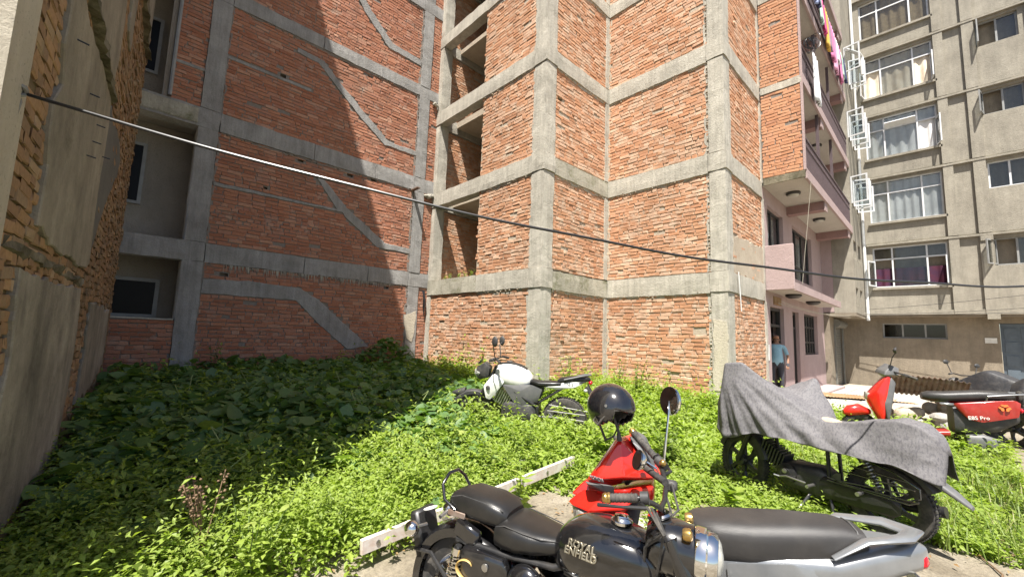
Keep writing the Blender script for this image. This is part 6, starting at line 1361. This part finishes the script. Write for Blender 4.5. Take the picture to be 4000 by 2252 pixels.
# --- single plants
def plant(name, loc, h, nst, tpl, lsz, m, label, spread=.3, nl=22, stem='stem_green', wid=1.0, cat='plant', droop=0., seed=0, group=None, bare_=.15):
    rr = np.random.default_rng(seed + 50); t = empty(name, loc, 0, label, cat, group); st = MB(); P = []; A = []; T = []; Z = []
    for s in range(nst):
        a = rr.uniform(0, 6.28); lean_ = rr.uniform(.1, 1) * spread; hh = h * rr.uniform(.65, 1); pts = []
        for j in range(8):
            u = j / 7; pts.append((math.cos(a) * lean_ * hh * u ** 1.4 + rr.normal() * .006, math.sin(a) * lean_ * hh * u ** 1.4 + rr.normal() * .006, hh * u - droop * hh * u ** 3))
        st.tube(pts, [.009 * (1 - .75 * j / 7) * (h / .8) ** .5 for j in range(8)], 6)
        for k in range(nl):
            u = bare_ + (1 - bare_) * (k + rr.random()) / nl; q = np.array([np.interp(u * 7, range(8), [p[c_] for p in pts]) for c_ in range(3)])
            P.append(q); A.append(k * 2.4 + rr.normal() * .3); T.append(rr.normal(.15 - droop * .5, .3)); Z.append(lsz * rr.uniform(.6, 1.15) * (1.1 - .45 * u))
    st.build('stem', stem, t, True)
    n = len(P)
    if n:
        v, f, r = leaves(tpl, np.array(P), np.array(A), np.array(T), rr.normal(0, .3, n), np.array(Z), wid)
        tag(link('leaves', np_mesh('leaves', v, f, r), m, t), kind='stuff')
    return t
def gp(x, y): return (x, y, float(ground(x, y)))
plant('weed_plant', gp(7.15, 5.7), 1.25, 4, WILLOW, .13, 'weed_leaf', 'tall leafy weed growing at the foot of the corner column', .25, 20, seed=1)
plant('weed_plant', gp(8.35, 4.75), 1.15, 5, WILLOW, .12, 'weed_leaf', 'tall pointed-leaf weed in the inner corner of the brick walls', .3, 22, seed=2)
plant('weed_plant', gp(8.6, 5.3), .95, 5, WILLOW, .11, 'weed_leaf', 'bushy reddish-tipped weed against the recessed brick wall', .3, 22, seed=12)
plant('weed_plant', gp(6.3, 7.6), .75, 9, WILLOW, .12, 'weed_leaf', 'bushy weed clump under the mossy concrete beam', .5, 16, seed=3)
plant('fern', gp(6.3, 10.15), .85, 9, WILLOW, .13, 'herb_leaf', 'light green fern at the gap between the two brick buildings', .7, 26, wid=.6, cat='fern', droop=.3, seed=4)
plant('sapling', gp(1.45, 10.2), 1.15, 4, WILLOW, .14, 'vine_leaf', 'dark sapling growing against the shaded brick wall', .25, 18, stem='stem_brown', seed=5)
plant('young_plant', gp(4.15, 1.42), .34, 4, HEART, .14, 'herb_leaf', 'young broad-leaved plant beside the covered motorcycle', .6, 5, seed=6, bare_=.6)
plant('shrub', gp(8.6, 1.75), .6, 10, WILLOW, .16, 'weed_leaf', 'leafy shrub at the edge of the tiled forecourt', .7, 14, seed=7)
plant('shrub', gp(7.4, .42), .8, 9, HERB, .05, 'weed_leaf', 'twiggy small-leaved shrub beside the electric scooter', .5, 30, seed=8, stem='stem_brown')
plant('leafy_weed', gp(3.45, 3.15), .45, 6, WILLOW, .15, 'herb_leaf', 'leafy weed with drooping leaves behind the white bar', .5, 10, seed=9)
plant('leafy_weed', gp(2.95, 3.5), .55, 6, WILLOW, .16, 'herb_leaf', 'tall drooping-leaf weed in front of the white motorcycle', .5, 12, seed=10, droop=.15)
plant('leafy_weed', gp(2.75, 2.75), .5, 4, WILLOW, .15, 'herb_leaf', 'bright leafy weed beside the red scooter', .5, 8, seed=14)
for k in range(5): plant('wall_weed', (6.62 + rng.random() * .12, 9.9 - k * .33, 3.01), .18, 4, HERB, .06, 'herb_leaf', 'small weed sprouting on the mossy concrete beam', .9, 8, seed=30 + k, group='weeds on the mossy beam')
cl = [(2.1, 3.35), (2.55, 3.75), (3.2, 4.1), (3.7, 3.6), (1.3, 3.25), (.2, 2.95), (.75, 3.1), (5.6, 3.2), (6.4, 4.2), (7.2, 4.6), (6.1, 5.2), (5.7, 6.3), (7.9, 3.6), (8.3, 3.0), (4.6, 3.0), (5.2, 2.5), (6.9, 3.1), (7.6, 5.5), (6.2, 8.6), (5.9, 7.2)]
lbs = ['beside the white bar', 'at the edge of the vine', 'in front of the white motorcycle', 'behind the white bar end', 'near the shadow edge', 'at the old wall corner', 'beside the dry stalk plant', 'behind the helmet', 'between the white motorcycle and the walls', 'before the inner brick corner', 'behind the white motorcycle seat', 'behind the white motorcycle tank', 'below the recessed brick wall', 'by the whitewashed column', 'behind the white motorcycle wheel', 'behind the red scooter', 'before the whitewashed column', 'at the foot of the brick corner', 'under the mossy beam', 'under the brick panel of the open bay']
for k, ((x, y), lb_) in enumerate(zip(cl, lbs)):
    plant('weed_clump', gp(x, y), rng.uniform(.4, .62), int(rng.integers(7, 12)), (WILLOW, HERB, HEART)[k % 3], (.11, .085, .1)[k % 3], ('herb_leaf', 'weed_leaf')[k % 2], 'upright weed clump ' + lb_, .6, int(rng.integers(12, 20)), seed=70 + k, group='weed clumps in the plot', cat='weed')
# dried stalk plant catching the sun
dpx, dpy = .52, 3.28
dp = plant('dry_stalk_plant', gp(dpx, dpy), .55, 7, HERB, .065, 'herb_leaf', 'green weed with dry brown seed stalks rising from it', .45, 18, seed=15)
ds = MB()
for k in range(6):
    a = rng.uniform(0, 6.28); pts = [(math.cos(a) * .03 * j, math.sin(a) * .03 * j, .25 + .09 * j) for j in range(6)]; ds.tube(pts, .004, 5)
    for j in range(14): q = rng.uniform(.5, 1); ds.ell((math.cos(a) * .15 * q + rng.normal() * .02, math.sin(a) * .15 * q + rng.normal() * .02, .25 + .45 * q), (.009, .009, .008), 6, 4)
tag(ds.build('seed_heads', 'stem_brown', dp, True, angle=False), kind='stuff')
# --- grass on the right
X, Y = scatter(4.9, 9.0, -1.6, 1.5, 800); g = (rng.random(len(X)) < sstep(5.0, 5.5, X + .25 * nz(X, Y, 2, 3)) * (.25 + .75 * (nz(X, Y, 1.4, 7) > -.25)) * sstep(-.75, -.2, Y + .35 * (X - 5.4) * 0 + .2 * nz(X, Y, 3, 1)) * sstep(.28, .5, seg_d(X, Y, (9.2, -.25), (8.9, .9))))
X, Y = X[g], Y[g]; n = len(X); L = rng.uniform(.1, .34, n); a = rng.uniform(0, 6.28, n); bend = rng.uniform(.2, .9, n); w = rng.uniform(.003, .006, n); gz = ground(X, Y)
V = np.zeros((n, 7, 3)); dx, dy = np.cos(a), np.sin(a)
for k, t in enumerate((0, .4, .75)):
    for s in (0, 1):
        ww = w * (1 - .5 * t) * (1 if s else -1); V[:, k * 2 + s] = np.stack([X + dx * L * bend * t * t - dy * ww, Y + dy * L * bend * t * t + dx * ww, gz + L * (t - .35 * bend * t * t)], 1)
V[:, 6] = np.stack([X + dx * L * bend, Y + dy * L * bend, gz + L * (1 - .45 * bend)], 1)
F4 = (np.array([(0, 1, 3, 2), (2, 3, 5, 4)])[None] + (np.arange(n) * 7)[:, None, None]).reshape(-1, 4); F3 = (np.array([(4, 5, 6)])[None] + (np.arange(n) * 7)[:, None, None]).reshape(-1, 3)
tag(link('grass', np_mesh('grass', V.reshape(-1, 3), [F4, F3], np.repeat(rng.random(n), 7)), 'grass_blade'), 'long bright grass between the covered bike and the electric scooter', 'grass', kind='stuff')
# --- dry litter and twigs
X, Y = scatter(1.0, 6.5, -1.0, 3.2, 60); P = np.stack([X, Y, ground(X, Y) + .025], 1); n = len(X)
v, f, r = leaves(HERB, P, rng.uniform(0, 6.28, n), rng.normal(0, .2, n), rng.normal(0, .3, n), rng.uniform(.02, .06, n), .9)
tag(link('dry_litter', np_mesh('dry_litter', v, f, r), 'dry_leaf'), 'dry leaf litter scattered over the bare earth', 'leaf litter', kind='stuff')
for k, (x, y, a, ln) in enumerate(((4.6, -.25, .3, .8), (4.9, -.5, 2.6, .7), (5.1, -.2, -.4, .5), (4.4, -.5, -.2, .6))):
    pts = [(x + math.cos(a) * ln * j / 6 + rng.normal() * .012, y + math.sin(a) * ln * j / 6 + rng.normal() * .012, float(ground(x, y)) + .035) for j in range(7)]
    tag(MB().tube(pts, [.009 - .001 * j for j in range(7)], 6).build('twig', 'stem_brown', None, True), ['long dry twig lying on the concrete yard by the covered bike', 'bent dry twig crossing the crack of the concrete yard', 'short dry twig at the grass edge of the yard', 'thin dry twig lying across the other twigs on the yard'][k], 'twig', 'twigs on the yard')
for k, (x, y, sz, lb_) in enumerate(((3.45, 1.85, .16, 'flat grey stone in the bare earth behind the scooter'), (2.15, 2.25, .13, 'grey stone chip beside the black motorcycle seat'), (3.85, 1.25, .09, 'small pale stone near the covered motorcycle'), (7.6, 1.9, .14, 'rough stone by the leafy shrub'), (1.35, 2.55, .12, 'grey slab lump by the rear wheel of the black motorcycle'))):
    tag(stone('stone', (x, y, float(ground(x, y)) + .02), sz, 'paving', seed=k + 11, flat=.22), lb_, 'stone')
# ================================================================== SMALL THINGS
# white bolted bar on the ground
mat('bar_paint', (.62, .58, .53), .6, col2=(.5, .4, .34), scale=14, bmp=.2)
a, b2 = V3((1.36, 2.86, .05)), V3((3.9, 3.0, .14)); d = (b2 - a); rot = d.to_track_quat('X', 'Z').to_matrix()
bt = empty('white_bar', tuple((a + b2) / 2), 0, 'long white painted bar with bolts lying in the weeds', 'bar'); 
MB().box((0, 0, 0), (d.length, .035, .1), rot, .004).build('bar', 'bar_paint', bt)
for k in range(7):
    p = rot @ V3((-d.length / 2 + .12 + k * (d.length - .24) / 6, -.018, 0)); MB().lathe([(.016, 0), (.016, .006), (.006, .008)], p, rot @ V3((0, -1, 0)), 12).build('bolt', 'steel', bt, True)
tag(MB().box((3.55, 3.42, .12), (.5, .05, .02), Matrix.Rotation(R_(8), 3, 'Z')).build('lath', 'bar_paint', None), 'short pale lath lying beyond the white bar', 'lath')
# corrugated sheets by the e-scooter
def corrugated(name, loc, L, Wd, rx, ry, rz, m, label, amp=.018, pitch=.075):
    n = int(Wd / pitch * 6); vs = []; mm = 6
    for i in range(mm + 1):
        for k in range(n + 1):
            u = k / n; vs.append((L * (i / mm - .5), Wd * (u - .5), amp * math.sin(u * Wd / pitch * 6.283) + .02 * math.sin(i * 2.1 + u * 5)))
    o = link(name, np_mesh(name, np.array(vs), np.array([(i * (n + 1) + k, (i + 1) * (n + 1) + k, (i + 1) * (n + 1) + k + 1, i * (n + 1) + k + 1) for i in range(mm) for k in range(n)])), m, None, True)
    md = o.modifiers.new('s', 'SOLIDIFY'); md.thickness = .003; o.location = loc; o.rotation_euler = (rx, ry, rz); return tag(o, label, 'tin sheet')
corrugated('corrugated_sheet', (11.7, .35, .78), .9, 1.15, R_(6), R_(28), R_(8), 'rusty_iron', 'rusty corrugated tin sheet propped behind the electric scooter')
corrugated('tin_sheet', (15.2, 1.9, .12), 1.5, 2.2, R_(2), R_(2), R_(30), 'rust_sheet', 'flat rust-brown tin sheet lying on the tiled forecourt', .008)
rub = empty('rubble_heap', (11.9, .4, 0), 0, 'low heap of broken bricks under the corrugated sheet', 'rubble')
for k in range(22): o = stone('rubble_piece', (rng.uniform(-.4, .5), rng.uniform(-.7, .6), rng.uniform(.02, .4)), rng.uniform(.1, .2), 'mortar_right' if k % 2 else 'paving', rub, seed=60 + k, flat=.7)
# cables
def cable(name, a, b2, sag, r, m, label, wob=.0, n=60, group=None, ext=None):
    a, b2 = V3(a), V3(b2); pts = []
    for i in range(n + 1):
        t = (i / n) ** (1.6 if name == 'wire' else 1.0); p = a.lerp(b2, t); p.z -= sag * 4 * t * (1 - t); w_ = wob * math.sin(i * .55 + 1) * (1 if .02 < t else 0); p.z += w_ * (.2 + t); pts.append(p)
    return tag(MB().tube(pts, r, 8).build(name, m, None, True), label, 'cable', group)
cable('overhead_cable', (-.47, 3.04, 2.63), (5.85, -.75, 2.125), .28, .0085, 'cable_black', 'thick black cable slung across the plot from the old house corner', .007)
tag(MB().tube([(5.9, -.8, -.1), (5.88, -.79, 3.2)], [.06, .05], 12).build('cable_post', 'stem_brown', None, True), 'wooden post carrying the slung black cable', 'post')
kn = empty('cable_tie', (-.47, 3.02, 2.63), 0, 'knotted grey rag tying the cable to the old house corner', 'tie')
kb = MB()
for k in range(5): kb.torus((rng.normal() * .01, rng.normal() * .02, rng.normal() * .015), (rng.normal(), 1 + rng.normal() * .3, rng.normal()), .028, .010, 14, 6)
kb.tube([(0, 0, 0), (.02, -.01, -.06), (.015, -.02, -.16)], [.012, .009, .003], 7); kb.build('knot', 'shutter_metal', kn, True)
for k, (z0, z1, sg) in enumerate(((2.98, 4.0, .12), (2.8, 3.5, .2), (2.75, 2.9, .03))):
    cable('wire', (21.3, 2.05, z0), (20.6, -6, z1), sg, .007, 'cable_black', ['thin black wire rising steeply from the drain pipe across the grey facade', 'thin black wire rising gently from the drain pipe across the facade', 'thin black wire running level along the overhang of the facade'][k], .006, 40, 'wires on the grey facade')
cable('wire', (12.4, 2.9, 2.62), (21.3, 2.1, 2.85), .22, .007, 'cable_pale', 'pale wire sagging below the pink canopy', .01, 40, 'pale wires under the canopy'); cable('wire', (12.3, 2.95, 2.57), (21.3, 2.1, 2.65), .12, .007, 'cable_pale', 'lower pale wire stretched from the dark doorway to the wing', .01, 40, 'pale wires under the canopy')
cable('wire', (12.2, 2.12, 5.6), (12.25, 2.4, 3.06), .0, .006, 'cable_pale', 'pale cord hanging from the lowest balcony to the canopy', .02, 30)
# washing on the balconies
cl_cols = [('cloth_white', (.72, .72, .72)), ('cloth_blue', (.35, .42, .66)), ('cloth_pink', (.72, .22, .42)), ('cloth_mint', (.45, .6, .52)), ('cloth_magenta', (.66, .08, .25)), ('cloth_yellow', (.75, .45, .08)), ('cloth_navy', (.04, .05, .12)), ('cloth_rose', (.72, .35, .5)), ('cloth_mauve', (.36, .22, .3))]
for nme, c_ in cl_cols: mat(nme, c_, .85, bmp=.3, bscale=20, bdist=.02)
def garment(nm, x, ztop, w, h, m, label, kind='shirt', seed=0, y=2.06, group=None):
    rr = np.random.default_rng(seed); nu_, nv = 12, 9; vs = []
    for j in range(nv + 1):
        t = j / nv
        for i in range(nu_ + 1):
            u = i / nu_ - .5
            ww = w * (1.25 if (kind == 'shirt' and t < .35) else .85 if kind == 'shirt' else 1 - .12 * t)
            vs.append((x + u * ww, y - .02 + .035 * math.sin(i * 1.5 + seed) * (.3 + t) - .03 * t, ztop - h * t + .02 * math.sin(i + seed)))
    o = link(nm, np_mesh(nm, np.array(vs), np.array([(j * (nu_ + 1) + i, j * (nu_ + 1) + i + 1, (j + 1) * (nu_ + 1) + i + 1, (j + 1) * (nu_ + 1) + i) for j in range(nv) for i in range(nu_) if not (kind == 'trousers' and t and j > 3 and abs(i - 5.5) < .6)])), m, None, True)
    md = o.modifiers.new('s', 'SOLIDIFY'); md.thickness = .008; return tag(o, label, 'garment', group)
wash = [(12.7, 'cloth_white', .5, .6, 'white shirt'), (13.2, 'cloth_blue', .5, .75, 'light blue shirt'), (13.7, 'cloth_navy', .35, .6, 'dark navy garment'), (14.1, 'cloth_mint', .45, .9, 'mint green towel'), (14.5, 'cloth_magenta', .5, 1.0, 'magenta top'), (14.9, 'cloth_yellow', .42, 1.3, 'mustard yellow cloth'), (15.3, 'cloth_mauve', .45, 1.1, 'mauve shawl'), (15.8, 'cloth_pink', .5, 1.2, 'hot pink kurta'), (16.3, 'cloth_rose', .55, 1.4, 'pale rose dress'), (16.8, 'cloth_white', .4, .8, 'small white vest'), (17.2, 'cloth_pink', .5, 1.3, 'long pink tunic'), (17.7, 'cloth_mint', .35, .9, 'teal trousers'), (18.2, 'cloth_navy', .4, .8, 'black trousers')]
for k, (x, m_, w, h, t_) in enumerate(wash): garment('hanging_garment', x, 11.85 + .0 * k, w * 1.0, h, m_, t_ + ' hung on the top balcony rail', 'shirt' if k % 3 else 'towel', k)
garment('hanging_cloth', 12.9, 9.25, .55, 1.35, 'cloth_white', 'long white cloth hung over the middle balcony rail', 'towel', 33, 2.05)
pl_ = plant('wire_coil', (12.35, 2.05, 9.25), .01, 1, HERB, .05, 'weed_leaf', 'tangled coil of black wire on the middle balcony', nl=1) if 0 else None
wc = MB()
for k in range(9): wc.torus((12.35 + rng.normal() * .03, 2.02 + rng.normal() * .03, 9.3 + rng.normal() * .04), (rng.normal(), 1, rng.normal() * .6), .17 + rng.normal() * .02, .007, 20, 5)
tag(wc.build('wire_coil', 'cable_black', None, True), 'tangled coil of black wire on the middle balcony corner', 'wire coil')
# person standing in the doorway
def person():
    me = bpy.data.meshes.new('body'); 
    J = {'pel': (0, 0, .92), 'abd': (0, -.03, 1.06), 'chest': (0, 0, 1.28), 'neckb': (0, 0, 1.42), 'neck': (0, -.01, 1.49), 'head': (0, -.02, 1.58), 'top': (0, -.01, 1.68), 'hl': (.1, 0, .88), 'kl': (.11, -.02, .48), 'al': (.11, .02, .09), 'tl': (.12, -.14, .04), 'hr': (-.1, 0, .88), 'kr': (-.11, -.02, .48), 'ar': (-.11, .02, .09), 'tr': (-.12, -.14, .04), 'sl': (.19, 0, 1.38), 'el': (.27, -.02, 1.12), 'wl': (.25, -.12, .9), 'ml': (.24, -.16, .83), 'sr': (-.19, 0, 1.38), 'er': (-.27, -.02, 1.12), 'wr': (-.25, -.12, .9), 'mr': (-.24, -.16, .83)}
    ks = list(J); E_ = [('pel', 'abd'), ('abd', 'chest'), ('chest', 'neckb'), ('neckb', 'neck'), ('neck', 'head'), ('head', 'top'), ('pel', 'hl'), ('hl', 'kl'), ('kl', 'al'), ('al', 'tl'), ('pel', 'hr'), ('hr', 'kr'), ('kr', 'ar'), ('ar', 'tr'), ('neckb', 'sl'), ('sl', 'el'), ('el', 'wl'), ('wl', 'ml'), ('neckb', 'sr'), ('sr', 'er'), ('er', 'wr'), ('wr', 'mr')]
    rad = {'pel': (.16, .14), 'abd': (.17, .17), 'chest': (.17, .13), 'neckb': (.1, .09), 'neck': (.055, .06), 'head': (.078, .1), 'top': (.065, .075), 'hl': (.095, .1), 'kl': (.065, .065), 'al': (.045, .045), 'tl': (.045, .03), 'sl': (.065, .065), 'el': (.045, .045), 'wl': (.032, .035), 'ml': (.03, .04)}
    me.from_pydata([J[k] for k in ks], [(ks.index(a_), ks.index(b_)) for a_, b_ in E_], []); 
    t = empty('person', (12.95, 3.19, .135), R_(-70), 'person in a pale blue polo shirt and cap standing in the dark doorway', 'person')
    t.scale = (.95, .95, .95)
    o = link('body', me, None, t)
    for m_ in ('person_skin', 'person_shirt', 'person_trousers'): me.materials.append(MATS[m_])
    md = o.modifiers.new('skin', 'SKIN'); 
    for i, k in enumerate(ks):
        r_ = rad.get(k) or rad.get(k[:-1] + 'l'); me.skin_vertices[0].data[i].radius = r_
    me.skin_vertices[0].data[0].use_root = True
    o.modifiers.new('sub', 'SUBSURF').render_levels = 2
    dg = bpy.context.evaluated_depsgraph_get(); dg.update(); ev = bpy.data.meshes.new_from_object(o.evaluated_get(dg))
    o.modifiers.clear(); o.data = ev
    for p in ev.polygons:
        p.use_smooth = True; c_ = p.center
        p.material_index = 2 if c_.z < .93 else 1 if (c_.z < 1.44 and not (abs(c_.x) > .235 and c_.z < 1.16)) else 0
    B = lambda mb, nme, m_, p=t: mb.build(nme, m_, p, True)
    hd = B(MB().ell((0, -.012, 1.645), (.082, .098, .06), 16, 8), 'cap', 'person_cap'); B(MB().hull([(-.06, -.1, .04, 1.64, 1.655, 2.2), (0, -.11, .06, 1.635, 1.66, 2.2), (.06, -.1, .04, 1.64, 1.655, 2.2)], 12), 'cap_brim', 'person_cap', hd)
    B(MB().ell((0, -.12, 1.57), (.014, .022, .022), 10, 6), 'nose', 'person_skin')
    for s in (-1, 1):
        B(MB().ell((s * .088, 0, 1.575), (.014, .022, .032), 10, 6), 'ear', 'person_skin'); B(MB().ell((s * .034, -.098, 1.6), (.013, .01, .009), 10, 6), 'eye', 'room_dark')
        h = MB()
        for k in range(4): h.tube([(s * .24 + s * (k - 1.5) * .014, -.165, .84), (s * .24 + s * (k - 1.5) * .016, -.185, .79), (s * .24 + s * (k - 1.5) * .015, -.18, .765 + .006 * abs(k - 1.5))], [.009, .008, .006], 7)
        h.tube([(s * .22, -.16, .86), (s * .2, -.19, .83), (s * .205, -.2, .805)], [.01, .009, .006], 7); B(h, 'fingers', 'person_skin')
    B(MB().ell((0, -.108, 1.53), (.026, .008, .006), 10, 6), 'mouth', 'curtain_red')
mat('person_skin', (.30, .16, .10), .6); mat('person_shirt', (.32, .52, .60), .8); mat('person_trousers', (.05, .05, .06), .8); mat('person_cap', (.45, .22, .13), .8)
person()
